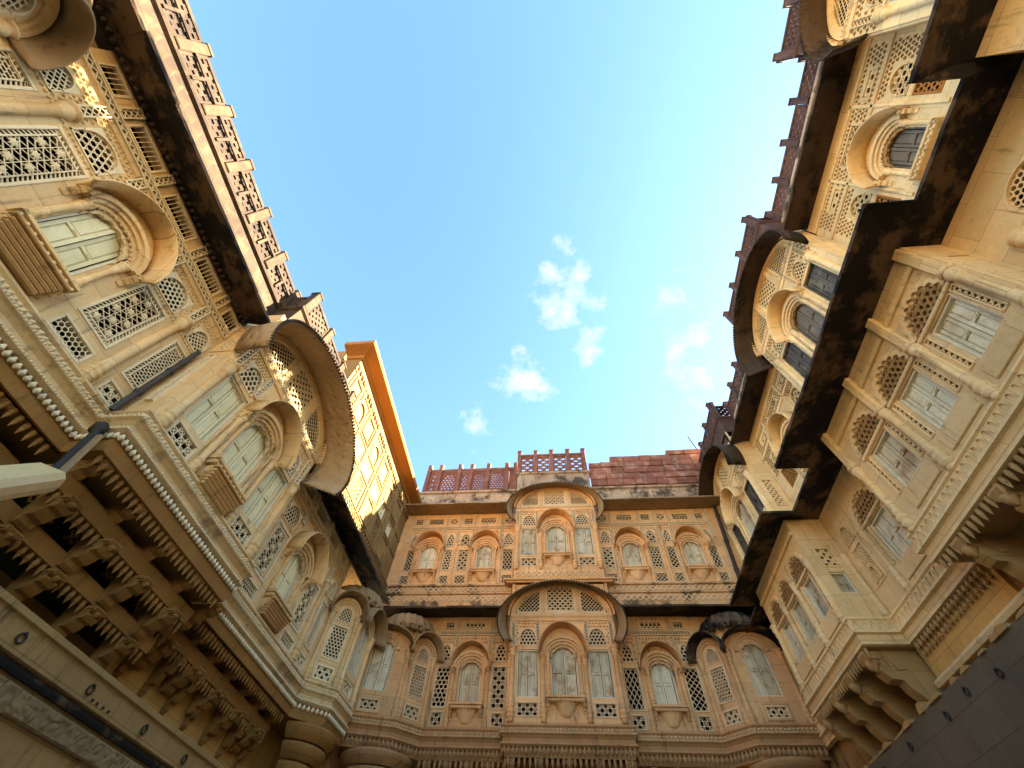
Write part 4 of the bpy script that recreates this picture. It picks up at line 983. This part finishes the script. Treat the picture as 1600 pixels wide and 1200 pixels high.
# stained stepped eave: edge y=-1.55 at bays, -.80 at recesses
epath = [(-14.6, -.8), (-12.75, -.8), (-12.75, -1.57), (-8.62, -1.57), (-8.62, -.80), (-7.14, -.80), (-7.14, -1.58), (-1.43, -1.58), (-1.43, -.80), (.12, -.80), (.12, -1.5), (5, -1.5)]
wp = [(-14.6, .1), (-12.28, .1), (-12.28, -.80), (-9.12, -.80), (-9.12, .1), (-6.43, .1), (-6.43, -.60), (-2.24, -.60), (-2.24, .1), (.37, .1), (.37, -.60), (5, -.60)]
rnd = random.Random(21)
for (E0, W0), (E1, W1) in zip(list(zip(epath, wp))[:-1], list(zip(epath, wp))[1:]):
    L = math.hypot(E1[0] - E0[0], E1[1] - E0[1]); n = max(1, int(round(L / 1.0))); cuts = [0] + [(i + rnd.uniform(-.18, .18)) / n for i in range(1, n)] + [1]
    for t0, t1 in zip(cuts[:-1], cuts[1:]):
        g = .0008 / L; m = MB(); vs = []; q = rnd.uniform(-.02, .02) if n > 1 else 0; dz = rnd.uniform(-.012, .012)
        for t in (t0 + (g if t0 > 0 else 0), t1 - (g if t1 < 1 else 0)):
            ex, ey = E0[0] + (E1[0] - E0[0]) * t, E0[1] + (E1[1] - E0[1]) * t; wx, wy = W0[0] + (W1[0] - W0[0]) * t, W0[1] + (W1[1] - W0[1]) * t
            if n > 1 and 0 < t < 1: ey += q
            for u, z in ((0, 9.06), (.3, 9.07), (.62, 9.0), (1, 8.90 + dz)): vs.append((wx + (ex - wx) * u, wy + (ey - wy) * u, z))
            vs += [(ex, ey, 8.97 + dz), (wx, wy, 9.3)]
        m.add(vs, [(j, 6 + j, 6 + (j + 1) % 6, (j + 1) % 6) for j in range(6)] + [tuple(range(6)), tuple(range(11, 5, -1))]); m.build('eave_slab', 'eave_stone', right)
m = MB(); m.box(-17, 5, 3.3, 3.6, 0, 9.5); m.build('rear_wall', 'right_stone', right)
# roof deck between the storeys
m = MB(); m.box(-15, 5, .0, 1.5, 9.31, 9.45); m.build('roof_deck', 'right_stone', right)

# ------------------------------------------------------------------ right upper storey
RU = T((8.1, 0, 0)) @ Matrix.Rotation(-PI / 2, 4, 'Z')
rup = thing('upper_storey', 'set-back upper storey on the right with arched bays, dark shutters and red parapet', 'building', RU)
def upper_recess(xa, xb, cx):
    F = Fac(rup, I, xa, xb, 9.5, 14.95, 'right')
    F.arched_window(cx, .78, 11.65, 12.85, 'shutter_brown', .44, .72, .92, sill=True, bowl=False)
    for sg in (-1, 1):
        def X(a, b): return (cx + a, cx + b) if sg > 0 else (cx - b, cx - a)
        F.jali(*X(.98, 1.60), 12.80, 13.38, 'octo', .11, .02, arch=True); F.jali(*X(.98, 1.62), 11.9, 12.62, 'kagome', .10, .028, mat='eave_orange'); F.jali(*X(.98, 1.60), 13.95, 14.22, 'octo', .13, .035)
        m = MB(); a, b = X(.80, .88); m.bevbox(a, b, -.04, 0, 11.6, 14.6, .012); F.p('pilaster', m, F.stone)
    F.jali(cx - .46, cx + .46, 13.98, 14.28, 'diag', .10, .02, border=.025); F.spandrel(xa + .2, cx - .95, 12.72, 13.66); F.spandrel(cx + .95, xb - .2, 12.72, 13.66); F.spandrel(xa + .2, xb - .2, 13.84, 14.42)
    for z in (13.74, 14.5): m = MB(); m.bevbox(xa + .02, xb - .02, -.04, 0, z - .05, z + .05, .012); F.p('moulding', m, F.stone)
    F.finish()
upper_recess(-3.25, 1.25, -1.0); upper_recess(-11.45, -7.15, -9.3)
UBY = T((0, -.70, 0))
for xc, mt in ((-5.20, ('shutter_dark', 'shutter_brown', 'shutter_dark')), (-13.3, ('shutter_dark', 'shutter_pale', 'shutter_dark')), (3.12, ('glass_blue', 'shutter_brown', 'glass_blue'))):
    hw = 1.92 if xc != -13.3 else 1.85
    bay(rup, UBY, xc, hw, 'right', 11.92, mt, low=False)
    m = MB(); m.box(xc - hw, xc + hw, -.695, 0, 9.5, 11.36); m.build('bay_wall', 'right_stone', rup)
    for sgn in (-1, 1):
        xx = xc + sgn * hw; Mx, L = (facet(xx, 0, xx, -.70) if sgn < 0 else facet(xx, -.70, xx, 0))
        Fs = Fac(rup, Mx, .002, L - .002, 11.3, 15.6, 'right', room=False)
        if xc == -13.3 and sgn > 0: Fs.jali(.18, .52, 11.6, 12.8, 'octo', .09, .025)
        else: Fs.strip(.50, .66, 11.6, 14.3, .1)
        Fs.finish('side_wall')
    bangla_eave(rup, T((xc, -.70, 14.10)), hw + .12, 1.50, .72, 'eave_black', .18, .35, da=.22)
    # parapet over the bay
    m = MB(); m.sweep([(-.3, 15.3), (0, 15.3), (0, 16.5), (.06, 16.55), (.06, 16.65), (-.3, 16.68)], [(xc - hw, .3), (xc - hw, -.62), (xc + hw, -.62), (xc + hw, .3)]); m.build('roof_band', 'red_dark', rup)
    parapet(rup, T((0, -.56, 0)), xc - hw + .08, xc + hw - .08, 16.68, 17.55, 3, 'red_dark', 'red_dark', 'octo', .17, .22, .13)
    for xx in (xc - hw + .08, xc + hw - .08):
        parapet(rup, facet(xx, .3, xx, -.56)[0], .05, .8, 16.68, 17.55, 1, 'red_dark', 'red_dark', 'octo', .12, .2, .13)
for xa, xb in ((-3.2, 1.2), (-11.4, -7.2)):
    eave_slabs(rup, slab_profile(.85, 14.92, 14.68, .09), xa, xb, 'eave_black')
    m = MB(); m.sweep([(-.3, 14.95), (0, 14.95), (0, 16.4), (.06, 16.44), (.06, 16.55), (-.3, 16.58)], [(xa - .1, .1), (xb + .1, .1)]); m.build('roof_band', 'black_band', rup)
    parapet(rup, T((0, .12, 0)), xa, xb, 16.58, 17.35, 4, 'red_dark', 'red_dark', 'octo', .17, .26, .13)
m = MB(); m.box(-15.2, 5, 1.8, 2.1, 9.5, 16.4); m.box(-15.2, 5, .2, 1.8, 16.2, 16.4); m.build('rear_wall', 'right_stone', rup)

# ================================================================== RED BLOCK WALL ON THE ROOF
rw = thing('block_wall', 'broken red sandstone block wall on the roof of the far wing, right of the parapet', 'wall', T((2.0, 15.05, 16.14)))
rnd = random.Random(11); z = 0.0
hs = [.42, .40, .44, .36, .42, .34]
for c, h in enumerate(hs):
    x = .0; end = 6.0
    while x < end - .2:
        w = min(rnd.uniform(.45, 1.15), end - x)
        topx = x + w / 2; lim = 1.72 + .12 * topx
        if z + h * .6 < lim or (z < lim and rnd.random() < .4):
            d = rnd.uniform(-.035, .035); m = MB(); m.bevbox(.008, w - .008, -.15 + d, .18, .008, h - .008 + rnd.uniform(-.01, .0), .022)
            m.build('stone', 'red_stone', rw, T((x, 0, z)))
        x += w
    z += h

# ================================================================== GROUND STOREY WALLS
gl = thing('ground_floor_wall', 'plain cream ground-storey wall with iron rings, lower left under the carved brackets', 'wall', T((-6.3, 0, 0)) @ Matrix.Rotation(PI / 2, 4, 'Z'))
m = MB(); m.sweep([(-.6, 0), (-.03, 0), (-.03, 3.70), (.05, 3.72), (.05, 3.99), (.09, 4.0), (.09, 4.06), (.05, 4.08), (-.6, 4.06)], [(-6, 0), (14.0, 0)]); m.build('wall', 'ground_wall', gl)
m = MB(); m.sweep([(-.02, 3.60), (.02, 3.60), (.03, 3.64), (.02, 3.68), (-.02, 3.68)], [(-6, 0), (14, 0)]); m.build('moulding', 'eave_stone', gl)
for x in (-3 + 2.6 * i for i in range(6)):
    m = MB(); m.bevbox(x, x + .22, -.05, .02, 1.0, 3.55, .02); m.build('pilaster', 'ground_carved', gl); m = MB(); m.bevbox(x + .22, x + 2.6, -.035, .02, 3.32, 3.55, .02); m.build('carved_band', 'ground_carved', gl)
def ring_mesh():
    m = MB(); n = 14; k = 6; vs = []; fs = []
    for i in range(n):
        a = 2 * PI * i / n
        for j in range(k):
            b = 2 * PI * j / k; r = .05 + .012 * math.cos(b); vs.append((r * math.cos(a), -.012 + .012 * math.sin(b), r * math.sin(a) - .05))
    for i in range(n):
        for j in range(k): fs.append((i * k + j, ((i + 1) % n) * k + j, ((i + 1) % n) * k + (j + 1) % k, i * k + (j + 1) % k))
    m.add(vs, fs, True); m.box(-.012, .012, -.035, .03, -.012, .012); return m.mesh('iron_ring', 'iron')
rmesh = ring_mesh()
for x in (3.2, 4.5, 5.8, 7.09, 8.28, 9.5): put('iron_ring', rmesh, gl, T((x, -.055, 3.90)))
for x in (5.95, 6.05, 6.18, 6.3): m = MB(); m.lathe([(.001, 0), (.02, .005), (.018, .03), (.001, .035)], 8); m.build('peg', 'iron', gl, T((x, -.055, 3.77)))
gr = thing('ground_floor_wall', 'dark ground-storey wall with iron rings and ragged plaster top, lower right corner', 'wall', T((6.3, 0, 0)) @ Matrix.Rotation(-PI / 2, 4, 'Z'))
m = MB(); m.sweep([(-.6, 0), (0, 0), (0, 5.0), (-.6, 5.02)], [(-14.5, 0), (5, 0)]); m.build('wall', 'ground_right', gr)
for Y in (5.6, 6.2, 7.2, 8.0, 8.74, 10.12, 11.3): put('iron_ring', rmesh, gr, T((-Y, -.005, 4.83 + .05 * math.sin(Y * 5))))
rnd = random.Random(5); x = -14.0
while x < 3:
    w = rnd.uniform(.12, .5); h = rnd.uniform(.03, .17); P = [(0, 0), (w, 0), (w * .95, h * rnd.uniform(.5, 1)), (w * .6, h), (w * .35, h * rnd.uniform(.6, 1)), (w * .1, h * rnd.uniform(.3, .9))]
    m = MB(); m.prism([(a, b) for a, b in P], -.03, .2); m.build('plaster_lump', 'right_low', gr, T((x, rnd.uniform(-.01, .03), 4.99))); x += w + rnd.uniform(0, .35)
m = MB(); m.sweep([(-.5, 5.30), (.05, 5.30), (.07, 5.36), (.03, 5.42), (-.5, 5.45)], [(-9.1, .48), (-6.0, .48)]); m.build('ledge', 'right_stone', gr)

# ================================================================== SMALL THINGS
fx = thing('wall_lamp', 'cream box-shaped lamp on a dark iron arm at the left cornice corner', 'lamp', T((-6.35, 3.05, 5.95)))
d0 = Vector((0, 0, 0)); d1 = Vector((.80, -.28, -1.28)); ax = (d1 - d0).normalized()
def aim(v): return v.to_track_quat('X', 'Z').to_matrix().to_4x4()
m = MB(); m.prismx([(-.15, -.10), (.15, -.10), (.17, -.03), (.17, .06), (.12, .12), (-.12, .12), (-.17, .06), (-.17, -.03)], 0, 1.1)
m.build('housing', 'lamp_cream', fx, T(d1) @ aim(Vector((.62, -.75, -.95))))
m = MB(); m.prismx([(-.035, -.03), (.035, -.03), (.035, .03), (-.035, .03)], 0, (d1 - d0).length + .05); m.build('arm', 'iron', fx, aim(ax))
m = MB(); m.prismx([(-.05, -.02), (.02, -.03), (.03, .05), (-.02, .06)], .25, (d1 - d0).length); m.build('strut', 'eave_clean', fx, T((.03, .06, .02)) @ aim(ax))
m = MB(); m.lathe([(.02, -.12), (.085, -.08), (.095, .05), (.05, .11), (.01, .13)], 10); m.build('mount', 'iron', fx)
rod = thing('iron_rod', 'thin leaning iron rod on the roof beside the red block wall', 'rod', T((7.95, 15.1, 17.7)) @ Matrix.Rotation(-.12, 4, 'Y'))
m = MB(); m.lathe([(.03, 0), (.03, 2.1), (.001, 2.12)], 8); m.build('shaft', 'iron', rod); m = MB(); m.lathe([(.06, 0), (.06, .1), (.03, .12)], 8); m.build('foot', 'iron', rod)
pipe = thing('drainpipe', 'black drainpipe in the far right corner beside the last upper window', 'pipe', T((6.85, 14.88, 11.1)) @ Matrix.Rotation(.10, 4, 'Y'))
m = MB(); m.lathe([(.075, 0), (.075, 3.9)], 10); m.build('tube', 'iron', pipe)
for z in (.4, 1.7, 3.0): m = MB(); m.lathe([(.10, z), (.10, z + .08)], 10); m.build('collar', 'iron', pipe)

gp = thing('drainpipe', 'dark grey rain pipe in the corner where the large left bay begins', 'pipe', T((-6.80, 3.13, 6.55)))
m = MB(); m.lathe([(.05, 0), (.05, 1.5), (.065, 1.52), (.065, 1.6), (.045, 1.62), (.045, 2.0), (0, 2.02)], 10); m.build('tube', 'pipe_grey', gp)
for z in (.5, 1.2): m = MB(); m.lathe([(.066, z), (.066, z + .06)], 10); m.build('collar', 'pipe_grey', gp)
